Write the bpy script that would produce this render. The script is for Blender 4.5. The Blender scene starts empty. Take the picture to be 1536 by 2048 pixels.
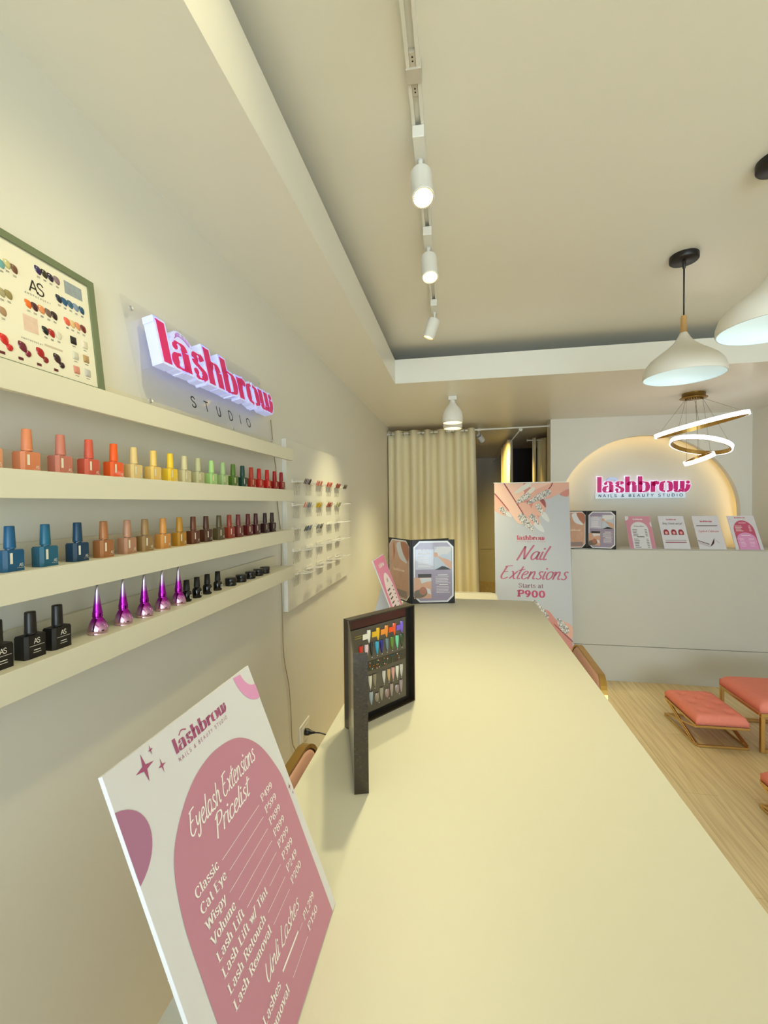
import bpy, bmesh, math, random
from mathutils import Vector, Matrix
random.seed(7)
PI = math.pi
scn = bpy.context.scene
COL = scn.collection

# ------------------------------------------------------------------ camera
FPX = 851.0
YAW, PITCH, ROLL = 0.17917, 0.01952, -0.009
cam_d = bpy.data.cameras.new('camera'); cam = bpy.data.objects.new('camera', cam_d); COL.objects.link(cam)
Fv = Vector((-math.sin(YAW)*math.cos(PITCH), math.cos(YAW)*math.cos(PITCH), -math.sin(PITCH)))
Rv = Fv.cross(Vector((0, 0, 1))).normalized(); Uv = Rv.cross(Fv)
R2 = Rv*math.cos(ROLL) + Uv*math.sin(ROLL); U2 = Uv*math.cos(ROLL) - Rv*math.sin(ROLL)
mw = Matrix((R2, U2, -Fv)).transposed().to_4x4(); mw.translation = Vector((0, 0, 1.5))
cam.matrix_world = mw
cam_d.sensor_fit = 'HORIZONTAL'; cam_d.sensor_width = 36.0; cam_d.lens = FPX/1536*36.0
cam_d.clip_start = 0.02
scn.camera = cam

# ------------------------------------------------------------------ world, daylight, exposure
scn.view_settings.view_transform = 'Standard'; scn.view_settings.look = 'None'
scn.view_settings.gamma = 1.0; scn.view_settings.use_curve_mapping = False
scn.view_settings.exposure = -0.55
scn.cycles.max_bounces = 8; scn.cycles.diffuse_bounces = 5; scn.cycles.adaptive_threshold = 0.06; scn.cycles.glossy_bounces = 4
scn.cycles.transparent_max_bounces = 12; scn.cycles.sample_clamp_indirect = 6.0
scn.cycles.caustics_reflective = False; scn.cycles.caustics_refractive = False
W = bpy.data.worlds.new('daylight'); scn.world = W; W.use_nodes = True
W.node_tree.nodes['Background'].inputs[0].default_value = (0.735, 0.915, 1.03, 1)
W.node_tree.nodes['Background'].inputs[1].default_value = 12.8
SHOPFRONT_Y = -4.2  # assumed opening behind the camera that lets the daylight in
pd = bpy.data.lights.new('shopfront_daylight', 'AREA'); pd.shape = 'RECTANGLE'; pd.size = 3.3; pd.size_y = 2.1
pd.cycles.is_portal = True
po = bpy.data.objects.new('shopfront_daylight', pd); COL.objects.link(po)
po.location = (0.95, SHOPFRONT_Y-0.02, 1.15); po.rotation_euler = (PI/2, 0, 0)
WARM = (1.0, 0.90, 0.49)
SPOT_W, DOWN_W, PEND_W = 56.0, 78.0, 0.45

# ------------------------------------------------------------------ materials
def lin(c):
    return tuple((v/255/12.92 if v/255 <= 0.04045 else ((v/255+0.055)/1.055)**2.4) for v in c)
MATS = {}
def mat(name, rgb, rough=0.5, metal=0.0, emit=None, strength=0.0, noise=0.0, nscale=8.0, spec=0.5, trans=0.0, coat=0.0, bump=0.0, bscale=120.0):
    if name in MATS: return MATS[name]
    m = bpy.data.materials.new(name); m.use_nodes = True; nt = m.node_tree; b = nt.nodes['Principled BSDF']
    c = lin(rgb) + (1,)
    b.inputs['Base Color'].default_value = c; b.inputs['Roughness'].default_value = rough; b.inputs['Metallic'].default_value = metal
    b.inputs['Specular IOR Level'].default_value = spec; b.inputs['Transmission Weight'].default_value = trans
    b.inputs['Coat Weight'].default_value = coat
    if noise > 0:
        tc = nt.nodes.new('ShaderNodeTexCoord'); n = nt.nodes.new('ShaderNodeTexNoise'); n.inputs['Scale'].default_value = nscale
        n.inputs['Detail'].default_value = 4
        r = nt.nodes.new('ShaderNodeMix'); r.data_type = 'RGBA'
        r.inputs['A'].default_value = tuple(v*(1-noise) for v in c[:3]) + (1,); r.inputs['B'].default_value = tuple(min(1, v*(1+noise)) for v in c[:3]) + (1,)
        nt.links.new(tc.outputs['Object'], n.inputs['Vector']); nt.links.new(n.outputs['Fac'], r.inputs['Factor']); nt.links.new(r.outputs['Result'], b.inputs['Base Color'])
    if bump > 0:
        tc = nt.nodes.new('ShaderNodeTexCoord'); n = nt.nodes.new('ShaderNodeTexNoise'); n.inputs['Scale'].default_value = bscale
        bp = nt.nodes.new('ShaderNodeBump'); bp.inputs['Strength'].default_value = bump; bp.inputs['Distance'].default_value = 0.002
        nt.links.new(tc.outputs['Object'], n.inputs['Vector']); nt.links.new(n.outputs['Fac'], bp.inputs['Height']); nt.links.new(bp.outputs['Normal'], b.inputs['Normal'])
    if emit:
        b.inputs['Emission Color'].default_value = lin(emit) + (1,); b.inputs['Emission Strength'].default_value = strength
    MATS[name] = m
    return m

wall_m = mat('wall_paint', (228, 225, 215), 0.6, noise=0.015, nscale=3)
ceil_m = mat('ceiling_paint', (240, 237, 228), 0.34, noise=0.012, nscale=2, bump=0.02, bscale=6)
shelf_m = mat('shelf_lacquer', (226, 220, 200), 0.45)
white_m = mat('white_lacquer', (236, 231, 220), 0.4)
desk_m = mat('desk_laminate', (206, 203, 192), 0.42, noise=0.01, nscale=3)
table_m = mat('table_laminate', (208, 204, 188), 0.45, noise=0.012, nscale=40)
metalw_m = mat('white_enamel', (235, 233, 226), 0.35)
black_m = mat('black_plastic', (16, 13, 12), 0.35)
blackmat_m = mat('black_matte', (20, 17, 14), 0.6)
leather_m = mat('black_leatherette', (24, 16, 17), 0.5, bump=0.25, bscale=400)
boxtex_m = mat('dark_grained_card', (46, 36, 24), 0.22, noise=0.25, nscale=220, bump=0.12, bscale=500, coat=0.3)
brass_m = mat('brushed_brass', (196, 158, 88), 0.28, metal=1.0)
gold_m = mat('gold_tube', (222, 188, 124), 0.34, metal=1.0)
bronze_m = mat('bronze_canopy', (150, 118, 62), 0.35, metal=0.9)
coral_m = mat('coral_velvet', (244, 142, 124), 0.8, noise=0.06, nscale=60, bump=0.15, bscale=300)
blush_m = mat('blush_velvet', (216, 166, 150), 0.8, noise=0.06, nscale=20)
wood_m = mat('light_wood', (205, 160, 100), 0.5, noise=0.12, nscale=30)
paper_m = mat('white_card', (220, 218, 222), 0.5)
foam_m = mat('foam_board', (216, 214, 220), 0.5)
curtain_m = mat('cream_curtain', (236, 224, 190), 0.85, noise=0.03, nscale=40, bump=0.1, bscale=500)
cubicle_shade_m = mat('cubicle_shade', (42, 26, 14), 0.6)  # dark colour stands in for the shade of the unlit cubicle
def clear_mat():
    m = bpy.data.materials.new('clear_acrylic'); m.use_nodes = True; nt = m.node_tree; nt.nodes.remove(nt.nodes['Principled BSDF'])
    tr = nt.nodes.new('ShaderNodeBsdfTransparent'); tr.inputs[0].default_value = (0.985, 0.985, 0.99, 1); gl = nt.nodes.new('ShaderNodeBsdfGlossy'); gl.inputs['Roughness'].default_value = 0.05
    mx = nt.nodes.new('ShaderNodeMixShader'); mx.inputs[0].default_value = 0.045; L = nt.links
    L.new(tr.outputs[0], mx.inputs[1]); L.new(gl.outputs[0], mx.inputs[2]); L.new(mx.outputs[0], nt.nodes['Material Output'].inputs[0]); return m
acrylic_m = clear_mat()

def floor_mat():
    m = bpy.data.materials.new('oak_vinyl_plank'); m.use_nodes = True; nt = m.node_tree; b = nt.nodes['Principled BSDF']
    tc = nt.nodes.new('ShaderNodeTexCoord'); mp = nt.nodes.new('ShaderNodeMapping'); mp.inputs['Rotation'].default_value = (0, 0, PI/2)
    br = nt.nodes.new('ShaderNodeTexBrick'); br.inputs['Scale'].default_value = 1.0; br.inputs['Brick Width'].default_value = 1.2; br.inputs['Row Height'].default_value = 0.16
    br.inputs['Mortar Size'].default_value = 0.0012; br.inputs['Mortar Smooth'].default_value = 0.2
    br.inputs['Color1'].default_value = lin((248, 226, 180)) + (1,); br.inputs['Color2'].default_value = lin((242, 217, 168)) + (1,); br.inputs['Mortar'].default_value = lin((214, 186, 136)) + (1,)
    mp2 = nt.nodes.new('ShaderNodeMapping'); mp2.inputs['Scale'].default_value = (38, 1.6, 1)
    n = nt.nodes.new('ShaderNodeTexNoise'); n.inputs['Scale'].default_value = 1.6; n.inputs['Detail'].default_value = 8; n.inputs['Distortion'].default_value = 0.6
    cr = nt.nodes.new('ShaderNodeValToRGB'); cr.color_ramp.elements[0].position = 0.34; cr.color_ramp.elements[0].color = (0.74, 0.68, 0.6, 1); cr.color_ramp.elements[1].position = 0.66; cr.color_ramp.elements[1].color = (1, 1, 1, 1)
    mx = nt.nodes.new('ShaderNodeMix'); mx.data_type = 'RGBA'; mx.blend_type = 'MULTIPLY'; mx.inputs['Factor'].default_value = 0.8
    L = nt.links
    L.new(tc.outputs['Object'], mp.inputs['Vector']); L.new(mp.outputs['Vector'], br.inputs['Vector']); L.new(tc.outputs['Object'], mp2.inputs['Vector']); L.new(mp2.outputs['Vector'], n.inputs['Vector'])
    L.new(n.outputs['Fac'], cr.inputs['Fac']); L.new(br.outputs['Color'], mx.inputs['A']); L.new(cr.outputs['Color'], mx.inputs['B']); L.new(mx.outputs['Result'], b.inputs['Base Color'])
    b.inputs['Roughness'].default_value = 0.42
    return m
floor_m = floor_mat()

def glitter_mat(name, a, b_, scale):
    if name in MATS: return MATS[name]
    m = bpy.data.materials.new(name); m.use_nodes = True; nt = m.node_tree; b = nt.nodes['Principled BSDF']
    tc = nt.nodes.new('ShaderNodeTexCoord'); v = nt.nodes.new('ShaderNodeTexVoronoi'); v.inputs['Scale'].default_value = scale
    cr = nt.nodes.new('ShaderNodeValToRGB'); cr.color_ramp.elements[0].color = lin(a) + (1,); cr.color_ramp.elements[1].color = lin(b_) + (1,)
    cr.color_ramp.elements[0].position = 0.25; cr.color_ramp.elements[1].position = 0.75
    nt.links.new(tc.outputs['Object'], v.inputs['Vector']); nt.links.new(v.outputs['Color'], cr.inputs['Fac']); nt.links.new(cr.outputs['Color'], b.inputs['Base Color'])
    b.inputs['Roughness'].default_value = 0.4
    MATS[name] = m
    return m
silver_print_m = glitter_mat('silver_glitter_print', (122, 116, 112), (236, 232, 226), 150)

# ------------------------------------------------------------------ mesh helpers
def catmull(pts, n=6, closed=False):
    if len(pts) < 3: return [Vector(p) for p in pts]
    P = [Vector(p) for p in pts]; out = []; N = len(P)
    for i in range(N if closed else N-1):
        p0 = P[(i-1) % N] if (closed or i > 0) else P[0]*2-P[1]
        p1 = P[i]; p2 = P[(i+1) % N]
        p3 = P[(i+2) % N] if (closed or i+2 < N) else P[-1]*2-P[-2]
        for k in range(n):
            t = k/n
            out.append(0.5*((2*p1) + (p2-p0)*t + (2*p0-5*p1+4*p2-p3)*t*t + (3*p1-p0-3*p2+p3)*t**3))
    if not closed: out.append(P[-1])
    return out

class MB:
    def __init__(s): s.bm = bmesh.new()
    def box(s, c, d, bevel=0.0, M=None, seg=2):
        t = bmesh.new(); bmesh.ops.create_cube(t, size=1.0)
        for v in t.verts: v.co = Vector((v.co.x*d[0], v.co.y*d[1], v.co.z*d[2]))
        if bevel > 0: bmesh.ops.bevel(t, geom=t.edges[:], offset=bevel, segments=seg, affect='EDGES', profile=0.5)
        X = Matrix.Translation(Vector(c))
        if M is not None: X = X @ M
        t.transform(X); s._merge(t); return s
    def b2(s, lo, hi, bevel=0.0):
        return s.box([(lo[i]+hi[i])/2 for i in range(3)], [hi[i]-lo[i] for i in range(3)], bevel)
    def _merge(s, t):
        me = bpy.data.meshes.new('t'); t.to_mesh(me); t.free(); s.bm.from_mesh(me); bpy.data.meshes.remove(me)
    def lathe(s, prof, n=32, M=None, smooth=True, mi=0):
        M = M or Matrix.Identity(4); rings = []
        for r, z in prof:
            if r < 1e-6: rings.append([s.bm.verts.new(M @ Vector((0, 0, z)))])
            else: rings.append([s.bm.verts.new(M @ Vector((r*math.cos(2*PI*k/n), r*math.sin(2*PI*k/n), z))) for k in range(n)])
        for a, b in zip(rings, rings[1:]):
            for k in range(n):
                k2 = (k+1) % n
                if len(a) == 1 and len(b) == 1: continue
                vs = [a[0], b[k], b[k2]] if len(a) == 1 else ([a[k], a[k2], b[0]] if len(b) == 1 else [a[k], a[k2], b[k2], b[k]])
                try:
                    f = s.bm.faces.new(vs); f.smooth = smooth; f.material_index = mi
                except ValueError: pass
        return s
    def tube(s, pts, r, n=8, closed=False, smooth=True, caps=True):
        P = [Vector(p) for p in pts]; N = len(P); rings = []
        up = None
        for i in range(N):
            a = P[(i-1) % N] if (closed or i > 0) else P[i]; b = P[(i+1) % N] if (closed or i < N-1) else P[i]
            t = (b-a).normalized()
            if up is None:
                up = t.orthogonal().normalized()
            up = (up - t*up.dot(t)).normalized(); sd = t.cross(up)
            rr = r[i] if isinstance(r, (list, tuple)) else r
            rings.append([s.bm.verts.new(P[i] + (up*math.cos(2*PI*k/n) + sd*math.sin(2*PI*k/n))*rr) for k in range(n)])
        for i in range(N if closed else N-1):
            a, b = rings[i], rings[(i+1) % N]
            for k in range(n):
                f = s.bm.faces.new([a[k], a[(k+1) % n], b[(k+1) % n], b[k]]); f.smooth = smooth
        if caps and not closed:
            s.bm.faces.new(rings[0][::-1]); s.bm.faces.new(rings[-1])
        return s
    def bar(s, a, b, w, h=None, up=(0, 0, 1)):
        a = Vector(a); b = Vector(b); h = h or w; t = (b-a); L = t.length; t.normalize(); u = Vector(up)
        if abs(t.dot(u)) > 0.99: u = Vector((1, 0, 0))
        sd = t.cross(u).normalized(); u = sd.cross(t)
        M = Matrix((t, sd, u)).transposed().to_4x4(); M.translation = (a+b)/2
        t_ = bmesh.new(); bmesh.ops.create_cube(t_, size=1.0)
        for v in t_.verts: v.co = Vector((v.co.x*L, v.co.y*w, v.co.z*h))
        bmesh.ops.bevel(t_, geom=t_.edges[:], offset=min(w, h)*0.12, segments=1, affect='EDGES')
        t_.transform(M); s._merge(t_); return s
    def flat(s, pts, M=None, w=0.0, mi=0):                       # flat outline on a surface, w above it
        M = M or Matrix.Identity(4)
        t = bmesh.new(); vs = [t.verts.new(M @ Vector((p[0], p[1], w))) for p in pts]
        f = t.faces.new(vs); f.normal_update()
        if f.normal.dot(M.to_3x3() @ Vector((0, 0, 1))) < 0: f.normal_flip()
        bmesh.ops.triangulate(t, faces=[f], ngon_method='EAR_CLIP')
        s._merge(t); return s
    def prism(s, pts, w0, w1, M=None, smooth=False):
        M = M or Matrix.Identity(4); n = len(pts)
        t = bmesh.new()
        a = [t.verts.new(M @ Vector((p[0], p[1], w0))) for p in pts]; b = [t.verts.new(M @ Vector((p[0], p[1], w1))) for p in pts]
        for k in range(n): t.faces.new([a[k], a[(k+1) % n], b[(k+1) % n], b[k]])
        f1 = t.faces.new(a[::-1]); f2 = t.faces.new(b)
        bmesh.ops.triangulate(t, faces=[f1, f2], ngon_method='EAR_CLIP')
        bmesh.ops.recalc_face_normals(t, faces=t.faces[:])
        s._merge(t); return s
    def grid(s, fn, nu, nv, smooth=True):
        V = [[s.bm.verts.new(fn(i/nu, j/nv)) for j in range(nv+1)] for i in range(nu+1)]
        for i in range(nu):
            for j in range(nv):
                f = s.bm.faces.new([V[i][j], V[i+1][j], V[i+1][j+1], V[i][j+1]]); f.smooth = smooth
        return s
    def build(s, name, m, parent=None, smooth=False, mats=None):
        me = bpy.data.meshes.new(name); s.bm.to_mesh(me); s.bm.free()
        if smooth:
            for p in me.polygons: p.use_smooth = True
        if mats: [me.materials.append(x) for x in mats]
        else: me.materials.append(m)
        o = bpy.data.objects.new(name, me); COL.objects.link(o)
        if parent: o.parent = parent
        return o
def solidify(o, t, offset=-1):
    md = o.modifiers.new('thickness', 'SOLIDIFY'); md.thickness = t; md.offset = offset; return o
def ellipse(cx, cy, rx, ry, n=20, rot=0.0):
    c, s_ = math.cos(rot), math.sin(rot)
    return [(cx + rx*math.cos(2*PI*k/n)*c - ry*math.sin(2*PI*k/n)*s_, cy + rx*math.cos(2*PI*k/n)*s_ + ry*math.sin(2*PI*k/n)*c) for k in range(n)]
def rrect(x0, y0, x1, y1, r, n=5):
    P = []
    for cx, cy, a in ((x1-r, y1-r, 0), (x0+r, y1-r, 90), (x0+r, y0+r, 180), (x1-r, y0+r, 270)):
        P += [(cx + r*math.cos(math.radians(a+90*k/n)), cy + r*math.sin(math.radians(a+90*k/n))) for k in range(n+1)]
    return P
def rect(x0, y0, x1, y1): return [(x0, y0), (x1, y0), (x1, y1), (x0, y1)]
def thing(name, label, cat, loc=(0, 0, 0), rotz=0.0, group=None, M=None):
    o = bpy.data.objects.new(name, None); COL.objects.link(o); o.empty_display_size = 0.05
    if M is not None: o.matrix_world = M
    else: o.location = loc; o.rotation_euler = (0, 0, rotz)
    return tag(o, label, cat, group)
def tag(o, label, cat, group=None):
    o['label'] = label; o['category'] = cat
    if group: o['group'] = group
    return o
def struct(o): o['kind'] = 'structure'; return o
def copy_tree(o, parent=None, m=None):
    c = o.copy(); COL.objects.link(c); c.parent = parent
    for ch in [x for x in bpy.data.objects if x.parent == o]: copy_tree(ch, c)
    return c
def remat(o, m):
    o.material_slots[0].link = 'OBJECT'; o.material_slots[0].material = m
def light(name, kind, parent, loc, energy, color, **kw):
    d = bpy.data.lights.new(name, kind); d.energy = energy; d.color = color
    for k, v in kw.items(): setattr(d, k, v)
    o = bpy.data.objects.new(name, d); COL.objects.link(o); o.parent = parent; o.location = loc
    return o
def frame(o, u, v, origin):                                       # 4x4 from two in-plane axes, w = u x v
    u = Vector(u).normalized(); v = Vector(v).normalized(); w = u.cross(v).normalized(); v = w.cross(u)
    M = Matrix((u, v, w)).transposed().to_4x4(); M.translation = Vector(origin); return M

# ------------------------------------------------------------------ lettering: glyphs drawn as pen strokes
G = {}
def gdef(txt):
    for line in txt.strip().splitlines():
        k, w, rest = line.split(None, 2); st = []
        for part in rest.split('|'):
            part = part.strip(); ty, co = part.split(':'); st.append((ty, [tuple(float(v) for v in q.split(',')) for q in co.split()]))
        G[k] = (float(w), st)
gdef('''
a 48 S:9,38 14,46 23,48 33,44 36,34 36,24 36,8 39,1 45,1|S:36,28 22,26 9,20 7,9 17,0 29,4 36,13
b 48 L:9,74 9,0|S:9,36 18,47 28,48 40,38 42,24 39,9 28,0 17,2 9,12
c 43 S:38,38 30,47 22,48 9,38 6,24 9,9 22,0 32,3 39,11
d 50 S:40,36 31,47 21,48 9,38 6,24 9,9 20,0 31,3 40,12|L:40,74 40,0
e 43 L:7,27 38,27|S:38,27 35,41 23,48 10,40 6,24 10,7 23,0 33,3 39,11
f 30 S:33,68 27,74 19,72 14,62 14,50|L:14,50 14,0|L:4,48 27,48
g 48 S:38,36 30,47 20,48 8,38 6,24 9,8 20,0 31,4 38,14|S:38,48 38,20 38,0 34,-16 22,-21 8,-15
h 50 L:9,74 9,0|S:9,34 16,45 26,48 36,44 39,33 39,25|L:39,25 39,0
i 20 L:10,48 10,0|D:10,64,6
k 46 L:9,74 9,0|L:36,48 10,22|L:18,29 40,0
l 20 L:10,74 10,0
m 76 L:9,48 9,0|S:9,34 16,45 25,48 33,44 36,34 36,25|L:36,25 36,0|S:36,34 44,45 53,48 61,44 64,34 64,25|L:64,25 64,0
n 50 L:9,48 9,0|S:9,34 16,45 26,48 36,44 39,33 39,25|L:39,25 39,0
o 48 E:24,24,18,24
p 48 L:9,48 9,-20|S:9,36 18,47 28,48 40,38 42,24 39,9 28,0 17,2 9,12
r 34 L:9,48 9,0|S:9,32 15,43 22,48 29,46|D:28,43,5
s 38 S:33,38 27,46 19,48 10,44 8,36 12,29 22,24 31,19 33,11 28,3 19,0 10,2 5,11
t 30 L:14,64 14,10|S:14,10 16,2 22,0 29,5|L:4,48 27,48
u 50 L:9,48 9,16|S:9,16 12,4 22,0 32,4 39,14|L:39,48 39,0
v 44 L:4,48 22,0|L:22,0 40,48
w 64 L:4,48 18,0|L:18,0 32,46|L:32,46 46,0|L:46,0 60,48
x 44 L:6,48 38,0|L:36,48 6,0
y 46 L:5,48 24,2|S:42,48 24,2 17,-16 6,-20
A 62 L:4,0 30,70|L:30,70 57,0|L:14,24 48,24
B 56 L:10,70 10,0|S:10,70 28,70 42,63 42,46 28,38 10,38|S:10,38 30,38 47,31 47,8 30,0 10,0
C 62 S:54,56 46,66 34,70 16,60 7,35 16,10 34,0 46,4 55,14
D 64 L:10,70 10,0|S:10,70 28,70 48,60 56,35 48,10 28,0 10,0
E 52 L:10,70 10,0|L:10,70 44,70|L:10,37 38,37|L:10,0 46,0
H 60 L:10,70 10,0|L:50,70 50,0|L:10,36 50,36
I 24 L:12,70 12,0
L 48 L:10,70 10,0|L:10,0 45,0
N 62 L:10,0 10,70|L:10,70 52,0|L:52,0 52,70
O 70 E:35,35,28,35
P 54 L:10,70 10,0|S:10,70 30,70 46,63 46,43 30,35 10,35
R 56 L:10,70 10,0|S:10,70 30,70 46,63 46,44 30,36 10,36|L:28,36 50,0
S 54 S:46,56 38,67 27,70 13,64 9,52 16,42 28,36 42,29 47,17 40,4 27,0 14,3 6,15
T 54 L:27,70 27,0|L:3,70 51,70
U 58 L:10,70 10,24|S:10,24 14,6 29,0 44,6 48,24|L:48,24 48,70
V 60 L:4,70 30,0|L:30,0 56,70
W 86 L:4,70 23,0|L:23,0 43,66|L:43,66 63,0|L:63,0 82,70
X 56 L:6,70 50,0|L:48,70 6,0
Y 56 L:4,70 28,34|L:52,70 28,34|L:28,34 28,0
& 56 S:52,2 30,28 17,50 20,65 31,69 38,58 28,42 11,26 8,9 22,0 38,8 50,28
0 52 E:26,33,19,33
1 36 L:8,56 21,66|L:21,66 21,0
2 48 S:8,50 14,62 25,66 37,60 39,48 31,32 8,0|L:8,0 42,0|L:8,3 42,3|L:9,6 42,6
3 46 S:8,54 18,65 30,64 37,52 31,40 20,36|S:20,36 34,34 41,20 33,4 19,0 7,8
4 50 L:34,66 6,20|L:6,20 46,20|L:34,66 34,0
5 46 L:38,66 14,66|L:14,66 11,38|S:11,38 24,42 37,36 41,20 33,4 19,0 7,6
6 48 S:38,60 26,60 13,42 8,22 14,5 26,0 38,6 41,20 34,34 22,37 11,28
8 48 E:24,49,14,17|E:24,16,18,16
9 48 S:10,6 22,6 35,24 40,44 34,61 22,66 10,60 7,46 14,32 26,29 37,38
/ 30 L:2,-8 26,74
, 16 L:8,4 5,-10
- 26 L:4,26 22,26
''')
LG = {}                                                           # heavy stencil letters of the studio's logo
_keep = G; G = LG
gdef('''
l 26 L:13,76 13,0|L:2,75 8,75
a 50 S:25,30 12,25 7,14 11,4 22,1|L:38,38 38,0|D:13,43,7|S:13,49 22,52 33,49 38,38|S:22,1 30,3 38,10
s 44 S:13,38 16,30 25,24 34,17 35,8 28,1|S:13,38 18,49 30,50 36,40|D:11,12,7|S:9,5 18,0 28,1
h 54 L:12,76 12,0|L:43,34 43,0|S:14,34 24,48 36,48 43,34|L:2,75 8,75
b 54 L:12,76 12,0|S:24,49 40,44 46,25 40,7 24,1|S:13,36 18,47 24,49|S:24,1 17,2 12,8|L:2,75 8,75
r 40 L:12,50 12,0|S:14,30 20,46 30,51|D:32,43,8|L:2,49 8,49
o 54 S:22,49 9,40 8,10 22,1|S:32,49 45,40 46,10 32,1
w 76 L:12,50 12,12|S:12,12 15,3 24,1 34,9|L:40,50 40,12|S:40,12 43,3 52,2 62,16 66,34|D:64,44,8|L:2,49 8,49|L:30,49 36,49
''')
LG['S'] = LG['s']
SG = {}; G = SG                                                    # looser handwritten forms
gdef('''
E 50 S:50,72 30,70 12,66|S:22,68 15,44 8,18 13,4 26,1 44,10|S:13,37 24,39 36,40
N 58 S:2,-4 10,34 17,70|S:17,70 24,36 33,2|S:33,2 42,38 54,76
P 48 S:16,70 11,36 6,-2|S:2,58 20,72 42,66 43,48 28,36 10,34
U 58 S:8,68 5,28 12,3 26,2 40,22 50,68|S:50,68 45,26 50,3 58,4
L 46 S:26,74 16,40 8,4|S:8,4 18,5 30,-1 46,6
B 50 S:14,70 10,36 6,0|S:6,64 26,73 40,62 32,44 12,38|S:12,38 36,36 44,18 30,2 6,2
a 46 S:36,42 26,48 12,40 6,20 12,3 21,3 33,18 39,46|S:39,46 35,18 38,3 47,6
c 40 S:36,40 28,48 14,42 6,22 12,4 24,2 40,12
e 42 S:6,24 22,28 34,38 28,48 16,44 7,26 10,6 22,1 41,12
h 48 S:22,78 14,44 6,0|S:8,16 20,42 31,47 35,36 33,12 37,2 47,6
i 22 S:12,48 8,18 11,2 22,6|D:15,64,5
l 22 S:20,80 11,42 7,12 11,1 23,6
n 48 S:10,48 8,24 5,0|S:7,18 19,42 30,47 34,36 32,12 36,2 46,6
o 44 S:24,48 10,40 6,20 13,3 24,2 36,16 38,36 29,47 22,46|S:32,44 40,40 46,44
r 34 S:10,48 8,24 5,0|S:7,22 16,42 26,48 34,44
s 38 S:34,42 26,48 16,42 18,30 29,20 30,8 18,1 5,8
t 30 S:24,76 15,40 10,10 15,1 27,6|S:2,52 18,55 40,60
x 44 S:6,46 16,44 24,22 32,2 42,4|S:42,48 26,28 6,2
y 46 S:10,48 8,28 14,16 26,24 38,48|S:38,48 32,16 22,-16 8,-20 6,-10
''')
G = _keep
STY = dict(serif=(14.5, 4.6, True, 0, 1.0, 5), serif_light=(12.5, 5.2, True, 0, 1.0, 5), sans=(7.6, 7.6, False, 0, 1.0, 12), sans_wide=(8, 8, False, 0, 1.0, 34),
           sans_studio=(10, 10, False, 0, 1.0, 0), sans_bold=(12, 12, False, 0, 1.0, 30), sans_thin=(5, 5, False, 0, 1.0, 42), script=(7.0, 4.8, False, 0.32, 0.82, -3), script_bold=(8.2, 4.2, False, 0.34, 0.84, -2), fat=(19, 12, True, 0, 1.06, 9), logo=(19, 3.0, False, 0, 1.0, 2), as_mark=(8.5, 8.5, False, 0, 0.9, -10))
def strokes(txt, style, x, y, size, align='l'):                    # size = height of a capital
    thick, thin, ser, shear, cond, gap = STY[style]; k = size/70.0 if style != 'logo' else size/76.0
    tab = LG if style == 'logo' else G; items = []; cx = 0.0
    def W(d, a=thick, b=thin): return (b + (a-b)*abs(d.y)**1.4)*k
    for ch in txt:
        if ch == ' ': cx += 26*cond + gap; continue
        w, st = SG[ch] if style.startswith('script') and ch in SG else tab.get(ch, tab.get(ch.lower(), G['o']))
        up = 1.12 if style.startswith('script') and ch.isupper() else 1.0
        T = lambda p: Vector(((cx + (p[0]*up + p[1]*up*shear)*cond)*k, p[1]*up*k))
        for ty, co in st:
            if ty == 'D':
                c = T(co[0]); items.append(('D', c, max(co[0][2]*k, thick*0.55*k if style in ('sans', 'serif', 'serif_light') else 0)))
                continue
            if ty == 'E':
                ex, ey, rx, ry = co[0]; pts = [T((ex+rx*math.cos(a), ey+ry*math.sin(a))) for a in [2*PI*q/24 for q in range(25)]]
            elif ty == 'S': pts = catmull([T(p) for p in co], 5)
            else: pts = [T(p) for p in co]
            wd = []
            for i in range(len(pts)):
                d = (pts[min(i+1, len(pts)-1)] - pts[max(i-1, 0)]).normalized(); wd.append(W(d))
            items.append(('R', pts, wd))
            if ser and ty == 'L' and abs((pts[1]-pts[0]).normalized().y) > 0.8:
                for e in (0, 1):
                    yy = co[e][1]
                    if yy in (0, 48, 70, 74, -20, 66) and not (ch in 'ti149' and yy in (64,)):
                        p = pts[e]; hw = (thick*0.5 + 6)*k; off = -thin*0.5*k if yy > 20 else thin*0.5*k
                        l = hw if not (yy in (48, 74) and ch not in 'vwxyk') else hw; r = hw if not (yy in (48, 74) and ch in 'bdhiklmnpru') else thick*0.5*k
                        items.append(('R', [p + Vector((-l, off)), p + Vector((r, off))], [thin*1.1*k]*2))
        cx += w*cond*up + gap
    wd = (cx-gap)*k; dx = x - (wd/2 if align == 'c' else (wd if align == 'r' else 0)); D = Vector((dx, y))
    return [('D', it[1]+D, it[2]) if it[0] == 'D' else ('R', [p+D for p in it[1]], it[2]) for it in items], wd
def ribbon_sides(pts, wd, pad=0.0):
    P = [p.copy() for p in pts]
    if pad and len(P) > 1:
        P[0] = P[0] + (P[0]-P[1]).normalized()*pad; P[-1] = P[-1] + (P[-1]-P[-2]).normalized()*pad
    A, B = [], []
    for i in range(len(P)):
        d = (P[min(i+1, len(P)-1)] - P[max(i-1, 0)])
        if d.length < 1e-9: d = Vector((1, 0))
        d.normalize(); nrm = Vector((-d.y, d.x)); h = wd[i]*0.5 + pad
        A.append(P[i]+nrm*h); B.append(P[i]-nrm*h)
    return A, B
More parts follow.
